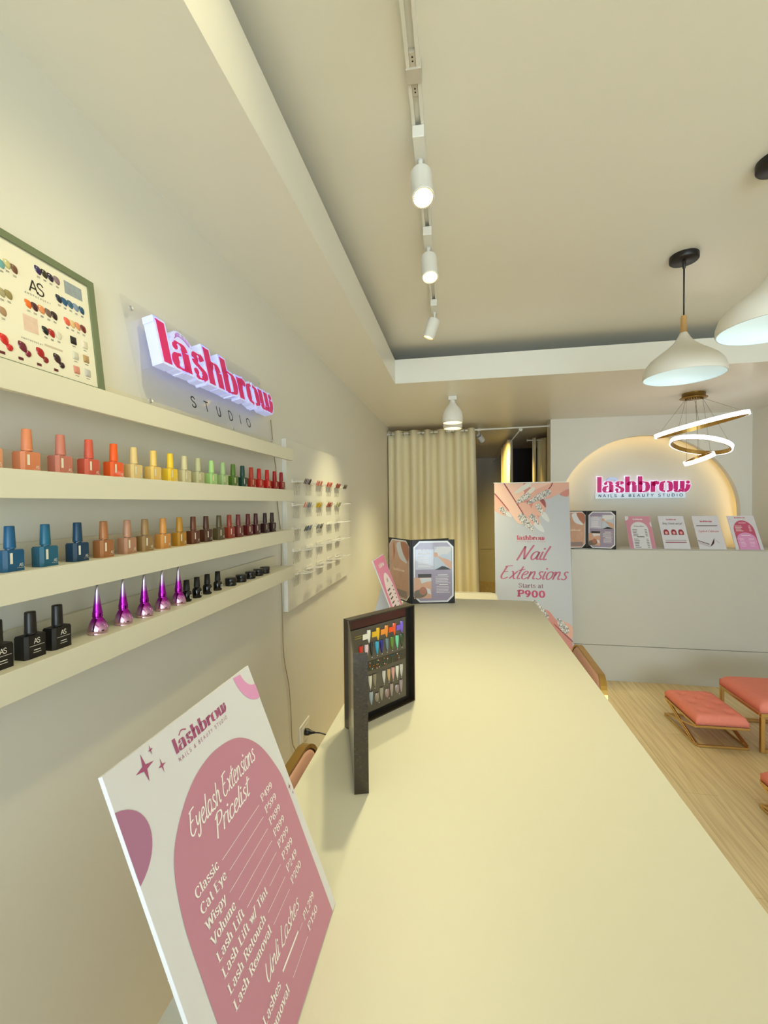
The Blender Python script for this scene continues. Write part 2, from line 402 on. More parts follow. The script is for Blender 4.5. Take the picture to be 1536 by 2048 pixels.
def emit_flat(mb, items, M, w):
    bm = mb.bm; nz = M.to_3x3() @ Vector((0, 0, 1))
    def face(q):
        vs = [bm.verts.new(M @ Vector((p.x, p.y, w))) for p in q]
        f = bm.faces.new(vs); f.normal_update()
        if f.normal.dot(nz) < 0: f.normal_flip()
    for it in items:
        if it[0] == 'D': face([it[1] + Vector((math.cos(a), math.sin(a)))*it[2] for a in [2*PI*q/14 for q in range(14)]])
        else:
            A, B = ribbon_sides(it[1], it[2])
            for i in range(len(A)-1): face([A[i], B[i], B[i+1], A[i+1]])
def emit_solid(mb, items, M, w0, w1, pad=0.0):
    bm = mb.bm
    for it in items:
        if it[0] == 'D': mb.prism([(it[1].x + math.cos(a)*(it[2]+pad), it[1].y + math.sin(a)*(it[2]+pad)) for a in [2*PI*q/16 for q in range(16)]], w0, w1, M)
        else:
            A, B = ribbon_sides(it[1], it[2], pad); loop = A + B[::-1]; t = bmesh.new()
            lo = [[t.verts.new(M @ Vector((p.x, p.y, w))) for p in A] + [t.verts.new(M @ Vector((p.x, p.y, w))) for p in B] for w in (w0, w1)]
            n = len(A)
            for i in range(n-1):
                for L_ in lo: t.faces.new([L_[i], L_[i+1], L_[n+i+1], L_[n+i]])
                t.faces.new([lo[0][i], lo[0][i+1], lo[1][i+1], lo[1][i]]); t.faces.new([lo[0][n+i], lo[0][n+i+1], lo[1][n+i+1], lo[1][n+i]])
            for e in (0, n-1): t.faces.new([lo[0][e], lo[0][n+e], lo[1][n+e], lo[1][e]])
            bmesh.ops.recalc_face_normals(t, faces=t.faces[:]); mb._merge(t)
def text(mb, txt, style, x, y, size, M, w, align='l', width=None):
    items, wd = strokes(txt, style, 0, 0, size, 'l')
    sx = (width/wd) if width else 1.0
    wd *= sx; dx = x - (wd/2 if align == 'c' else (wd if align == 'r' else 0))
    X = M @ Matrix.Translation(Vector((dx, y, 0))) @ Matrix.Diagonal((sx, 1, 1, 1))
    emit_flat(mb, items, X, w); return wd
def bars(mb, x0, x1, ys, h, M, w, jitter=0.0, rnd=random):         # unreadably small printed lines
    for yy in ys:
        xe = x1 - (x1-x0)*jitter*rnd.random()
        mb.flat(rect(x0, yy-h/2, xe, yy+h/2), M, w)
def logo(mb, x, y, size, M, w, align='c', width=None, sub=None, subh=None, suby=None, subw=None):
    wd = text(mb, 'lashbrow', 'logo', x, y, size, M, w, align, width)
    return wd

# ================================================================== SETTING
XL, XR, YB, ZS, ZC = -0.80, 2.72, 4.60, 2.345, 2.60
def sbox(name, lo, hi, m): return struct(MB().b2(lo, hi).build(name, m))
sbox('floor', (-0.95, SHOPFRONT_Y-0.1, -0.1), (3.0, 8.6, 0), floor_m)
sbox('wall_left', (XL-0.12, SHOPFRONT_Y, 0), (XL, 8.4, ZC+0.1), wall_m)
sbox('wall_right', (XR, SHOPFRONT_Y, 0), (XR+0.12, 8.4, ZC+0.1), wall_m)
# lowered soffit around the tray, upper ceiling over it
TX0, TX1, TY0, TY1 = -0.452, 2.45, -1.6, 2.985
m = MB()
m.b2((XL, SHOPFRONT_Y, ZS), (TX0-0.02, 4.6, ZS+0.02)).b2((TX0-0.02, TY1+0.02, ZS), (XR, 4.72, ZS+0.02)).b2((TX1+0.02, SHOPFRONT_Y, ZS), (XR, TY1+0.02, ZS+0.02)).b2((TX0-0.02, SHOPFRONT_Y, ZS), (TX1+0.02, TY0-0.02, ZS+0.02))
m.b2((XL, 4.6, ZS), (TX0-0.02, 8.4, ZS+0.02)).b2((TX0-0.02, 4.72, ZS), (XR, 8.4, ZS+0.02))
struct(m.build('ceiling', ceil_m))
FH = 2.512
m = MB()
m.b2((TX0-0.02, TY0-0.02, ZS), (TX0, TY1+0.02, FH)).b2((TX1, TY0-0.02, ZS), (TX1+0.02, TY1+0.02, FH)).b2((TX0, TY1, ZS), (TX1, TY1+0.02, FH)).b2((TX0, TY0-0.02, ZS), (TX1, TY0, FH))
struct(m.build('trim_1', ceil_m))
sbox('ceiling_upper', (XL, SHOPFRONT_Y, ZC), (XR, 4.6, ZC+0.05), ceil_m)
sbox('trim_3', (XL, 3.38, ZS+0.02), (XR, 3.40, ZC), ceil_m)
# front of the shop: assumed open glass front, out of view, between two piers and a header
m = MB(); m.b2((XL, SHOPFRONT_Y-0.12, 0), (-0.72, SHOPFRONT_Y, ZC)).b2((2.62, SHOPFRONT_Y-0.12, 0), (XR, SHOPFRONT_Y, ZC)).b2((-0.72, SHOPFRONT_Y-0.12, 2.22), (2.62, SHOPFRONT_Y, ZC+0.1)).b2((-0.72, SHOPFRONT_Y-0.12, 0), (2.62, SHOPFRONT_Y, 0.08))
struct(m.build('wall_front', wall_m))
# back wall with the lit arch
AX, ARX, AZ, ARZ = 1.80, 0.8255, 1.38, 0.772
arch = [(AX-ARX, 0.0)] + [(AX-ARX*math.cos(PI*k/48), AZ+ARZ*math.sin(PI*k/48)) for k in range(49)] + [(AX+ARX, 0.0)]
Mxz = Matrix(((1, 0, 0, 0), (0, 0, -1, YB), (0, 1, 0, 0), (0, 0, 0, 1)))      # (u, v, w) -> x, z, towards the room
m = MB()
m.b2((0.905, YB, 0), (AX-ARX, YB+0.06, ZS)).b2((AX+ARX, YB, 0), (XR, YB+0.06, ZS))
for (a, b) in zip(arch[1:-1], arch[2:-1]):
    m.prism([(a[0], a[1]), (b[0], b[1]), (b[0], ZS), (a[0], ZS)], -0.06, 0.0, Mxz)
m.b2((0.905, YB+0.16, 0), (XR, YB+0.18, ZS)); m.b2((0.905, YB+0.06, 0), (0.925, YB+0.16, ZS))
struct(m.build('wall_back', wall_m))
# led strip tucked along the inside of the arch
led = mat('warm_led', (255, 214, 120), 0.5, emit=(255, 214, 124), strength=12.0)
m = MB()
A2 = [(AX-(ARX+0.014)*math.cos(PI*k/48), AZ+(ARZ+0.014)*math.sin(PI*k/48)) for k in range(49)]; A2 = [(A2[0][0], 1.05)] + A2 + [(A2[-1][0], 1.05)]
A3 = [(x*1.0, z) for x, z in A2]
for (a, b) in zip(A2, A2[1:]):
    t = bmesh.new(); n = Vector((b[1]-a[1], -(b[0]-a[0]))).normalized()*0.003
    vs = [t.verts.new((p[0]+q*n.x, y, p[1]+q*n.y)) for y in (YB+0.062, YB+0.074) for q in (0, 1) for p in (a, b)]
    for f in ((0, 1, 3, 2), (4, 5, 7, 6), (0, 1, 5, 4), (2, 3, 7, 6)): t.faces.new([vs[i] for i in f])
    bmesh.ops.recalc_face_normals(t, faces=t.faces[:]); m._merge(t)
tag(m.build('led_strip', led), 'warm yellow led strip glowing along the inside edge of the arch', 'led strip')
# room beyond the curtain
sbox('wall_corridor', (XL, 8.3, 0), (XR, 8.4, ZS), wall_m)
m = MB(); m.b2((XL, 8.28, 0.62), (0.6, 8.30, 0.66)); struct(m.build('trim_2', wall_m))
sbox('wall_cubicle', (0.70, 6.95, 0), (XR, 7.05, ZS), cubicle_shade_m)  # added wall, coloured dark so the cubicle looks unlit
sbox('wall_partition', (1.55, 4.9, 0), (1.65, 6.95, ZS), cubicle_shade_m)

# ================================================================== COUNTER
t = thing('nail_counter', 'long white counter with nail displays and menus on top', 'counter')
m = MB().prism(rrect(-0.291, -0.45, 0.362, 2.25, 0.03, 6), 0.955, 1.0); m.build('counter_top', table_m, t)
for y in (-0.40, 2.17): MB().b2((-0.20, y-0.02, 0), (0.27, y+0.02, 0.955), 0.002).build('end_panel', white_m, t)
MB().b2((0.02, -0.38, 0.05), (0.05, 2.15, 0.955)).build('spine_panel', white_m, t)

t = thing('manicure_table', 'low white table with rounded corners beyond the far end of the counter', 'table', (-0.12, 3.28, 0))
MB().prism(rrect(-0.33, -0.33, 0.40, 0.33, 0.06, 8), 0.715, 0.75).build('table_top', mat('manicure_white', (186, 182, 172), 0.45), t)
for x in (-0.29, 0.35):
    for y in (-0.28, 0.28): MB().b2((x-0.02, y-0.02, 0), (x+0.02, y+0.02, 0.715), 0.002).build('leg', mat('manicure_white', (186, 182, 172), 0.45), t)
def rim_pts(): return [(x, y, 0.752) for x, y in rrect(-0.325, -0.325, 0.395, 0.325, 0.055, 8)]
MB().tube(rim_pts(), 0.005, 6, closed=True).build('rim', mat('manicure_white', (186, 182, 172), 0.45), t)

# ================================================================== RECEPTION DESK
t = thing('reception_desk', 'tall white reception desk in front of the lit arch', 'desk', (0.915, 3.815, 0))
m = MB().b2((0, 0, 0.30), (1.75, 0.03, 1.10), 0.002); m.build('front_panel', desk_m, t)
MB().b2((0, 0.003, 0.0), (1.75, 0.03, 0.296), 0.001).build('kick_panel', desk_m, t)
MB().b2((0, 0.03, 0), (0.03, 0.42, 1.10), 0.001).build('side_panel', desk_m, t)
MB().b2((0.03, 0.03, 1.075), (1.75, 0.24, 1.105), 0.002).build('top_ledge', desk_m, t)

# ================================================================== SHELVES (picture ledges on the left wall)
SH = [(1.685, 1.732, 'topmost white ledge under the light-up sign'), (1.514, 1.561, 'second white ledge holding the peach to red polish row'),
      (1.346, 1.395, 'third white ledge holding the blue to black polish row'), (1.190, 1.240, 'lowest white ledge holding the purple cone bottles')]
for z0, z1, lab in SH:
    t = thing('picture_ledge', 'long ' + lab, 'shelf', (XL, 0.2, z0), group='picture ledges on the left wall')
    h = z1-z0; Lg = 1.515
    MB().b2((0.088, -0.45, 0), (0.100, Lg, h), 0.0008).build('front_lip', shelf_m, t)
    MB().b2((0.0, -0.45, h-0.018), (0.088, Lg, h-0.002)).build('base_board', shelf_m, t)
    MB().b2((0.0, -0.45, h-0.002), (0.012, Lg, h+0.040), 0.0008).build('back_lip', shelf_m, t)
ZL = [z1-0.002 for _, z1, _ in SH]

# ================================================================== POLISH BOTTLES
def polish(name, label, c, y, z, group, black=False, rz=0.0, cap=None):
    t = thing(name, label, 'nail polish', (XL+0.060, y, z), rz, group)
    w, d, hb = (0.0335, 0.021, 0.036) if not black else (0.037, 0.024, 0.040)
    bm_ = mat('polish_%d_%d_%d' % c, c, 0.28 if not black else 0.5, coat=0.3 if not black else 0.0)
    # body: flat front, bevelled corner towards the shop
    pts = [(-d/2, -w/2), (d/2-0.004, -w/2), (d/2, -w/2+0.005), (d/2, w/2-0.002), (d/2-0.002, w/2), (-d/2, w/2)]
    m = MB(); m.prism(pts, 0.0, hb-0.002); m.prism([(x*0.93, yy*0.95) for x, yy in pts], hb-0.002, hb); m.lathe([(0.0065, hb-0.001), (0.0065, hb+0.003)], 20)
    m.build('bottle', bm_, t)
    m = MB(); rt, rb = (0.0070, 0.0082) if not black else (0.0082, 0.0088)
    m.lathe([(0, hb+0.002), (rb, hb+0.002), (rb, hb+0.005), (rt, hb+0.038), (rt-0.0006, hb+0.0395), (0, hb+0.0395)], 24)
    m.build('cap', mat('cap_%d_%d_%d' % c, cap or tuple(min(255, int(v*1.02)+2) for v in c), 0.38), t)
    M = frame(None, (0, 1, 0), (0, 0, 1), (d/2, 0, 0))
    m = MB()
    if not black:
        m.flat(rect(-0.0085, 0.013, -0.0040, 0.031), M, 0.0004); m.build('label', mat('bottle_label', (236, 226, 206), 0.5), t)
        m = MB(); text(m, 'AS', 'as_mark', 0.0095, 0.0075, 0.0052, M, 0.0004, 'c'); m.flat(rect(0.0025, 0.0052, 0.016, 0.0056), M, 0.0004)
        m.build('lettering', mat('bottle_print', (240, 234, 220), 0.5), t)
    else:
        text(m, 'AS', 'as_mark', 0.001, 0.0255, 0.0085, M, 0.0004, 'c'); m.flat(rect(-0.012, 0.0215, 0.014, 0.0221), M, 0.0004)
        m.flat(rect(-0.005, 0.0135, 0.007, 0.0148), M, 0.0004); m.flat(rect(-0.006, 0.0095, 0.008, 0.0104), M, 0.0004)
        m.build('lettering', mat('bottle_print', (240, 234, 220), 0.5), t)
    return t
R1 = [('peach', (222, 150, 112)), ('peach orange', (216, 132, 92)), ('dusty rose', (196, 118, 100)), ('coral', (206, 88, 66)), ('bright orange', (236, 92, 26)), ('pale beige', (222, 194, 130)),
      ('buttery beige', (234, 196, 108)), ('yellow', (240, 200, 50)), ('cream', (206, 196, 152)), ('pale grey green', (188, 184, 142)), ('light apple green', (166, 206, 128)), ('sage green', (160, 186, 128)),
      ('leaf green', (78, 112, 34)), ('dark teal green', (12, 62, 52)), ('brick red', (166, 50, 28)), ('bright red', (184, 22, 18)), ('scarlet', (190, 16, 16)), ('dark red', (152, 16, 20)), ('deep crimson', (140, 15, 22))]
Y1 = [0.5675, 0.6174, 0.6804, 0.7424, 0.805, 0.8622, 0.9254, 0.9866, 1.0435, 1.1047, 1.1706, 1.2336, 1.2957, 1.357, 1.4195, 1.4796, 1.5462, 1.613, 1.6775]
nxt = lambda L, i: (L[i-1][0] + ' and ' + L[i+1][0]) if 0 < i < len(L)-1 else None
for i, ((n, c), y) in enumerate(zip(R1, Y1)):
    nb = nxt(R1, i)
    lab = f'{n} polish bottle between {nb} ones, second ledge' if nb else f'{n} polish bottle ending the row on the second ledge'
    if i == 0: y = 0.5545
    polish('polish_bottle', lab, c, y, ZL[1], 'polish bottles on the second ledge')
R2 = [('ocean blue', (14, 84, 128)), ('teal blue', (18, 94, 126)), ('navy teal', (8, 56, 88)), ('caramel brown', (166, 106, 62)), ('dusty mauve brown', (178, 130, 104)), ('bronze', (150, 118, 74)), ('ochre', (206, 142, 68)),
      ('mustard', (180, 128, 34)), ('chestnut', (100, 50, 24)), ('dark chocolate', (78, 42, 24)), ('olive brown', (84, 72, 44)), ('rust red', (144, 50, 30)), ('maroon rose', (108, 40, 40)),
      ('dark cherry red', (92, 14, 16)), ('burgundy', (70, 12, 22)), ('black cherry', (46, 12, 18)), ('near black plum', (40, 11, 17))]
Y2 = [0.5849, 0.6466, 0.7125, 0.7745, 0.8387, 0.8928, 0.9553, 1.0187, 1.0783, 1.1395, 1.2073, 1.2672, 1.3237, 1.3904, 1.4484, 1.5225, 1.5841]
for i, ((n, c), y) in enumerate(zip(R2, Y2)):
    nb = nxt(R2, i)
    lab = f'{n} polish bottle between {nb} ones, third ledge' if nb else f'{n} polish bottle ending the row on the third ledge'
    polish('polish_bottle', lab, c, y, ZL[2], 'polish bottles on the third ledge')
for y, lab in ((0.5601, 'large black gel bottle cut off by the left edge of the photo'), (0.6159, 'large black gel bottle second from the left on the lowest ledge'), (0.6661, 'large black gel bottle next to the first purple cone bottle')):
    polish('gel_bottle', lab, (22, 16, 14), y, ZL[3], 'large black gel bottles', black=True)
# purple chrome cone bottles
def chrome_ramp(name, stops, zmax):
    m = bpy.data.materials.new(name); m.use_nodes = True; nt = m.node_tree; b = nt.nodes['Principled BSDF']
    b.inputs['Metallic'].default_value = 1.0; b.inputs['Roughness'].default_value = 0.12
    tc = nt.nodes.new('ShaderNodeTexCoord'); sp = nt.nodes.new('ShaderNodeSeparateXYZ'); dv = nt.nodes.new('ShaderNodeMath'); dv.operation = 'DIVIDE'; dv.inputs[1].default_value = zmax
    cr = nt.nodes.new('ShaderNodeValToRGB'); e = cr.color_ramp.elements
    e[0].position, e[0].color = stops[0][0], lin(stops[0][1]) + (1,); e[1].position, e[1].color = stops[-1][0], lin(stops[-1][1]) + (1,)
    for p, c in stops[1:-1]: q = e.new(p); q.color = lin(c) + (1,)
    L = nt.links; L.new(tc.outputs['Object'], sp.inputs[0]); L.new(sp.outputs['Z'], dv.inputs[0]); L.new(dv.outputs[0], cr.inputs['Fac']); L.new(cr.outputs['Color'], b.inputs['Base Color'])
    return m
cone_m = chrome_ramp('purple_chrome_fade', [(0.0, (240, 205, 225)), (0.12, (230, 180, 225)), (0.25, (170, 40, 175)), (0.55, (160, 40, 180)), (0.78, (200, 190, 225)), (1.0, (225, 225, 235))], 0.108)
cones = [0.7549, 0.823, 0.8871, 0.9488, 1.0112]
clab = ['purple chrome cone bottle first in its row beside the large black gel bottle', 'purple chrome cone bottle second in its row on the lowest ledge', 'purple chrome cone bottle in the middle of its row of five', 'purple chrome cone bottle fourth in its row on the lowest ledge', 'purple chrome cone bottle touching the small black round-logo bottles']
for y, lab in zip(cones, clab):
    t = thing('cone_bottle', lab, 'nail polish', (XL+0.060, y, ZL[3]), 0, 'purple cone bottles')
    MB().lathe([(0, 0), (0.0175, 0), (0.0185, 0.003), (0.0180, 0.010), (0.0150, 0.021), (0.0105, 0.030), (0.0088, 0.032), (0.0088, 0.034)], 32).build('bottle', cone_m, t)
    MB().lathe([(0.0092, 0.034), (0.0098, 0.0365), (0.0090, 0.039), (0.0096, 0.0415), (0.0088, 0.044), (0.0068, 0.058), (0.0040, 0.085), (0.0016, 0.106), (0, 0.108)], 32).build('cap', cone_m, t)
for y, lab in zip((1.0447, 1.091, 1.1411, 1.1957), ('small black bottle with white ring logo beside the last purple cone', 'small black bottle with white ring logo, second after the cones', 'small black bottle with white ring logo, third after the cones', 'small black bottle with white ring logo beside the black jars')):
    t = thing('small_gel_bottle', lab, 'nail polish', (XL+0.060, y, ZL[3]), 0, 'small black ring-logo bottles')
    MB().lathe([(0, 0), (0.0115, 0), (0.0125, 0.002), (0.0125, 0.022), (0.0105, 0.027), (0.006, 0.029), (0.006, 0.031)], 24).build('bottle', mat('glossy_black_glass', (14, 10, 10), 0.12), t)
    MB().lathe([(0, 0.030), (0.0085, 0.030), (0.0085, 0.032), (0.0072, 0.058), (0, 0.0585)], 24).build('cap', blackmat_m, t)
    M = frame(None, (0, 1, 0), (0, 0, 1), (0.0132, 0, 0.013)); m = MB()
    ring = [Vector((math.cos(a), math.sin(a)))*0.0052 for a in [2*PI*k/20 for k in range(21)]]
    emit_flat(m, [('R', ring, [0.0012]*21), ('R', [r*0.5 for r in ring[3:18]], [0.0012]*15)], M, 0.0); m.build('ring_logo', mat('bottle_print', (240, 234, 220), 0.5), t)
for i, y in enumerate((1.2718, 1.3382, 1.4026, 1.4634, 1.5161)):
    lab = ['black gel jar nearest the small black bottles on the lowest ledge', 'black gel jar second in the row of five jars', 'black gel jar in the middle of the row of five', 'black gel jar fourth in the row of five jars', 'black gel jar at the far end of the row'][i]
    t = thing('gel_jar', lab, 'jar', (XL+0.060, y, ZL[3]), 0, 'black gel jars')
    MB().lathe([(0, 0), (0.0165, 0), (0.0175, 0.002), (0.0175, 0.013), (0, 0.013)], 28).build('jar', black_m, t)
    MB().lathe([(0, 0.0132), (0.0182, 0.0132), (0.0185, 0.0145), (0.0185, 0.0235), (0.0172, 0.025), (0, 0.025)], 28).build('lid', mat('jar_lid', (26, 24, 23), 0.22), t)

# ================================================================== FRAMED COLOUR CHART
Mc = frame(None, (0, 1, 0), (-0.025, 0, 0.238), (-0.757, 0.803, 1.7325))
t = thing('color_chart', 'green framed nail colour chart leaning on the topmost ledge', 'colour chart', M=Mc)
I4 = Matrix.Identity(4); CY0 = 0.0095                                # lower border sits behind the ledge lip
MB().b2((-0.42, 0.002, -0.006), (0, 0.2505, 0.0)).build('backing', mat('chart_card', (238, 232, 214), 0.4), t)
m = MB()
for a in (rect(-0.42, 0.002, 0, CY0+0.009), rect(-0.42, 0.2365, 0, 0.2505), rect(-0.0150, CY0+0.009, 0, 0.2365), rect(-0.42, CY0+0.009, -0.405, 0.2365)): m.prism(a, 0.0, 0.004)
m.build('frame', mat('chart_frame_green', (112, 122, 92), 0.5), t)
def chip(x, y, c, big=1.0, kind='leaf', rot=0.6):
    cm = mat('chip_%d_%d_%d' % c, c, 0.12, coat=0.6); m = MB()
    if kind == 'leaf':
        pts = catmull([Vector((-0.0052*big, 0.0068*big)), Vector((0.003*big, 0.0062*big)), Vector((0.0064*big, 0.0)), Vector((0.0048*big, -0.0078*big)), Vector((-0.002*big, -0.0064*big)), Vector((-0.006*big, -0.0005*big))], 4, True)
    elif kind == 'round': pts = [Vector(p) for p in ellipse(0, 0, 0.0066*big, 0.0072*big, 18)]
    else: pts = [Vector(p) for p in rrect(-0.0068, -0.0080, 0.0068, 0.0080, 0.0015)]
    cen = sum(pts, Vector((0, 0)))/len(pts); n = len(pts); bm = m.bm
    lv = [(1.0, 0.0), (0.86, 0.0017), (0.5, 0.0027)]; rings = [[bm.verts.new((x+cen.x+(p.x-cen.x)*s_, y+cen.y+(p.y-cen.y)*s_, z+0.0001)) for p in pts] for s_, z in lv]
    for A, B in zip(rings, rings[1:]):
        for k in range(n): f = bm.faces.new([A[k], A[(k+1) % n], B[(k+1) % n], B[k]]); f.smooth = True
    f = bm.faces.new(rings[-1]); f.smooth = True
    bmesh.ops.recalc_face_normals(bm, faces=bm.faces[:])
    if f.normal.z < 0: bmesh.ops.reverse_faces(bm, faces=bm.faces[:])
    m.build('nail_chip', cm, t)
DZ = 0.0095
chips = [(-0.1922, .1779, (110, 165, 170)), (-0.1815, .1832, (200, 190, 130)), (-0.1695, .1809, (112, 72, 50)),
 (-0.124, .2034, (44, 20, 80)), (-0.1116, .203, (46, 40, 22)), (-0.0995, .2025, (34, 14, 46)), (-0.0861, .2035, (134, 108, 116)),
 (-0.0861, .1674, (6, 24, 46)), (-0.0741, .167, (16, 84, 130)), (-0.0612, .1674, (48, 92, 120)), (-0.0486, .1669, (124, 146, 176)), (-0.035, .167, (22, 74, 106)),
 (-0.1508, .1275, (232, 110, 24)), (-0.1386, .1275, (72, 24, 32)), (-0.1256, .1283, (226, 142, 88)), (-0.1126, .1278, (116, 92, 78)), (-0.1, .1277, (48, 14, 18)),
 (-0.0734, .128, (226, 98, 72)), (-0.0617, .1276, (222, 186, 130)), (-0.0491, .128, (216, 142, 100)), (-0.0361, .1278, (110, 22, 24)),
 (-0.1226, .0899, (18, 8, 8)), (-0.1099, .0899, (170, 18, 18)), (-0.0962, .0913, (222, 214, 196)), (-0.1963, .1264, (170, 160, 120)), (-0.1847, .1278, (150, 134, 80)), (-0.1979, .0929, (172, 134, 100)),
 (-0.2085, .1265, (190, 170, 140)), (-0.2095, .0930, (205, 150, 130)), (-0.2045, .1810, (120, 150, 180))]
for x, y, c in chips: chip(x, y+DZ, c)
for (x, y), c in zip([(-0.2011, .044), (-0.1699, .0426), (-0.1374, .0429), (-0.1042, .0433)], [(206, 24, 20), (104, 10, 40), (166, 14, 20), (48, 8, 16)]): chip(x, y+DZ, c, 1.2)
for (x, y), c in zip([(-0.1926, .0321), (-0.1608, .0324), (-0.128, .0321), (-0.0951, .0325)], [(200, 22, 22), (128, 16, 44), (126, 8, 16), (44, 8, 18)]): chip(x, y+DZ, c, 0.85, 'round')
for (x, y), c in zip([(-0.063, .0933), (-0.0372, .0936), (-0.0624, .0624), (-0.0374, .064), (-0.063, .0335), (-0.0373, .0346)], [(24, 16, 10), (222, 214, 196), (208, 204, 188), (178, 146, 100), (212, 140, 124), (190, 186, 184)]): chip(x, y+DZ, c, 1, 'sq')
m = MB(); text(m, 'AS', 'as_mark', -0.1305, 0.1545+DZ, 0.0225, I4, 0.0003, 'c'); text(m, 'ANOTHERSEXY', 'sans_wide', -0.1297, 0.1462+DZ, 0.0034, I4, 0.0003, 'c', 0.050)
text(m, 'ANOTHERSEXY', 'sans_wide', -0.1504, 0.0575+DZ, 0.0030, I4, 0.0003, 'c', 0.040)
for x, y, c in chips: bars(m, x-0.003, x+0.003, (y+DZ-0.0125, y+DZ-0.0145), 0.0008, I4, 0.0003)
for x, y in ((-0.063, .0813), (-0.0372, .0816), (-0.0624, .0504), (-0.0374, .052), (-0.063, .0215), (-0.0373, .0226)): bars(m, x-0.004, x+0.004, (y+DZ,), 0.001, I4, 0.0003)
m.build('lettering', mat('chart_ink', (46, 38, 32), 0.5), t)
m = MB()
for x in (-0.2058, -0.175, -0.142, -0.1088): m.flat(rect(x-0.0045, 0.0165+DZ, x+0.0045, 0.0215+DZ), I4, 0.0003)
m.build('color_swatches', mat('chart_plum', (98, 34, 40), 0.4), t)
m = MB(); m.flat(rect(-0.0700, 0.187+DZ, -0.030, 0.213+DZ), I4, 0.0003); m.build('printed_picture', mat('chart_pic_blue', (150, 160, 168), 0.4, noise=0.25, nscale=90), t)
m = MB(); m.flat(rect(-0.1630, 0.075+DZ, -0.136, 0.105+DZ), I4, 0.0003); m.build('printed_picture', mat('chart_pic_pink', (226, 196, 180), 0.4, noise=0.15, nscale=90), t)
m = MB(); m.flat(rect(-0.1270, 0.0595+DZ, -0.0905, 0.0635+DZ), I4, 0.0003); m.build('printed_bar', mat('chart_bar', (206, 190, 166), 0.5), t)

# ================================================================== LIGHT-UP SIGN ON CLEAR ACRYLIC
Ms = frame(None, (0, 1, 0), (-0.058, 0, 0.267), (-0.734, 0.889, 1.7325))
t = thing('lightup_sign', 'light-up studio sign with pink letters on a clear acrylic sheet', 'sign', M=Ms)
DV = 0.0095
MB().b2((0, 0.001, 0), (0.705, 0.275, 0.004)).build('acrylic_sheet', acrylic_m, t)
items, wd = strokes('lashbrow', 'logo', 0, 0, 0.110, 'l')
sx = 0.645/wd; Mx = Matrix.Translation((0.058, 0.1125+DV, 0)) @ Matrix.Diagonal((sx, 1, 1, 1))
brow = catmull([Vector(p) for p in ((0.070, 0.088), (0.088, 0.102), (0.112, 0.099), (0.130, 0.087))], 5)
glow_m = mat('sign_block_glow', (214, 218, 250), 0.4, emit=(172, 180, 255), strength=0.5)
m = MB(); emit_solid(m, items, Mx, 0.006, 0.036, pad=0.0062); emit_solid(m, [('R', brow, [0.016]*len(brow))], Mx, 0.006, 0.030, pad=0.006)
m.build('letter_block', glow_m, t)
pink_m = mat('sign_pink_vinyl', (206, 30, 104), 0.4, emit=(214, 34, 112), strength=0.3)
m = MB(); emit_solid(m, items, Mx, 0.036, 0.0372, pad=-0.0003); m.build('pink_letters', pink_m, t)
m = MB(); emit_solid(m, [('R', brow, [0.0022]*len(brow))] + [('R', [p, p+Vector((0.003, 0.011))], [0.0012]*2) for p in brow[2:]], Mx, 0.030, 0.0310); m.build('lash_mark', mat('sign_lilac', (176, 110, 190), 0.4, emit=(176, 110, 190), strength=0.3), t)
m = MB()
for ch, x in zip('STUDIO', (0.193, 0.256, 0.3194, 0.388, 0.4585, 0.5059)): text(m, ch, 'sans_studio', x, 0.0355+DV, 0.0305, I4, 0.0045, 'l')
m.build('black_lettering', black_m, t)
for x, y in ((0.022, 0.244), (0.022, 0.014), (0.683, 0.244), (0.683, 0.014), (0.40, 0.014)): MB().lathe([(0, 0.009), (0.005, 0.009), (0.006, 0.0042), (0.006, 0.0040)], 14, Matrix.Translation((x, y+DV*0.5, 0))).build('screw_cap', mat('steel', (214, 212, 206), 0.35, metal=0.3), t)
# its power wire down the wall
pts = catmull([(-0.793, y, z) for y, z in ((1.70, 1.86), (1.715, 1.78), (1.73, 1.704), (1.745, 1.645), (1.754, 1.51), (1.769, 1.443), (1.79, 1.329), (1.784, 1.152), (1.787, 1.08), (1.791, 0.986), (1.802, 0.809), (1.852, 0.661), (1.872, 0.519), (1.884, 0.375), (1.937, 0.269), (1.94, 0.01))], 5)
pts = [(p[0]+(0.0 if p[2] < 1.16 or p[2] > 1.74 else 0.0), p[1], p[2]) for p in pts]
tag(MB().tube(pts, 0.0022, 6).build('sign_wire', mat('grey_wire', (150, 132, 108), 0.5)), 'thin wire hanging down the wall from the light-up sign', 'wire')

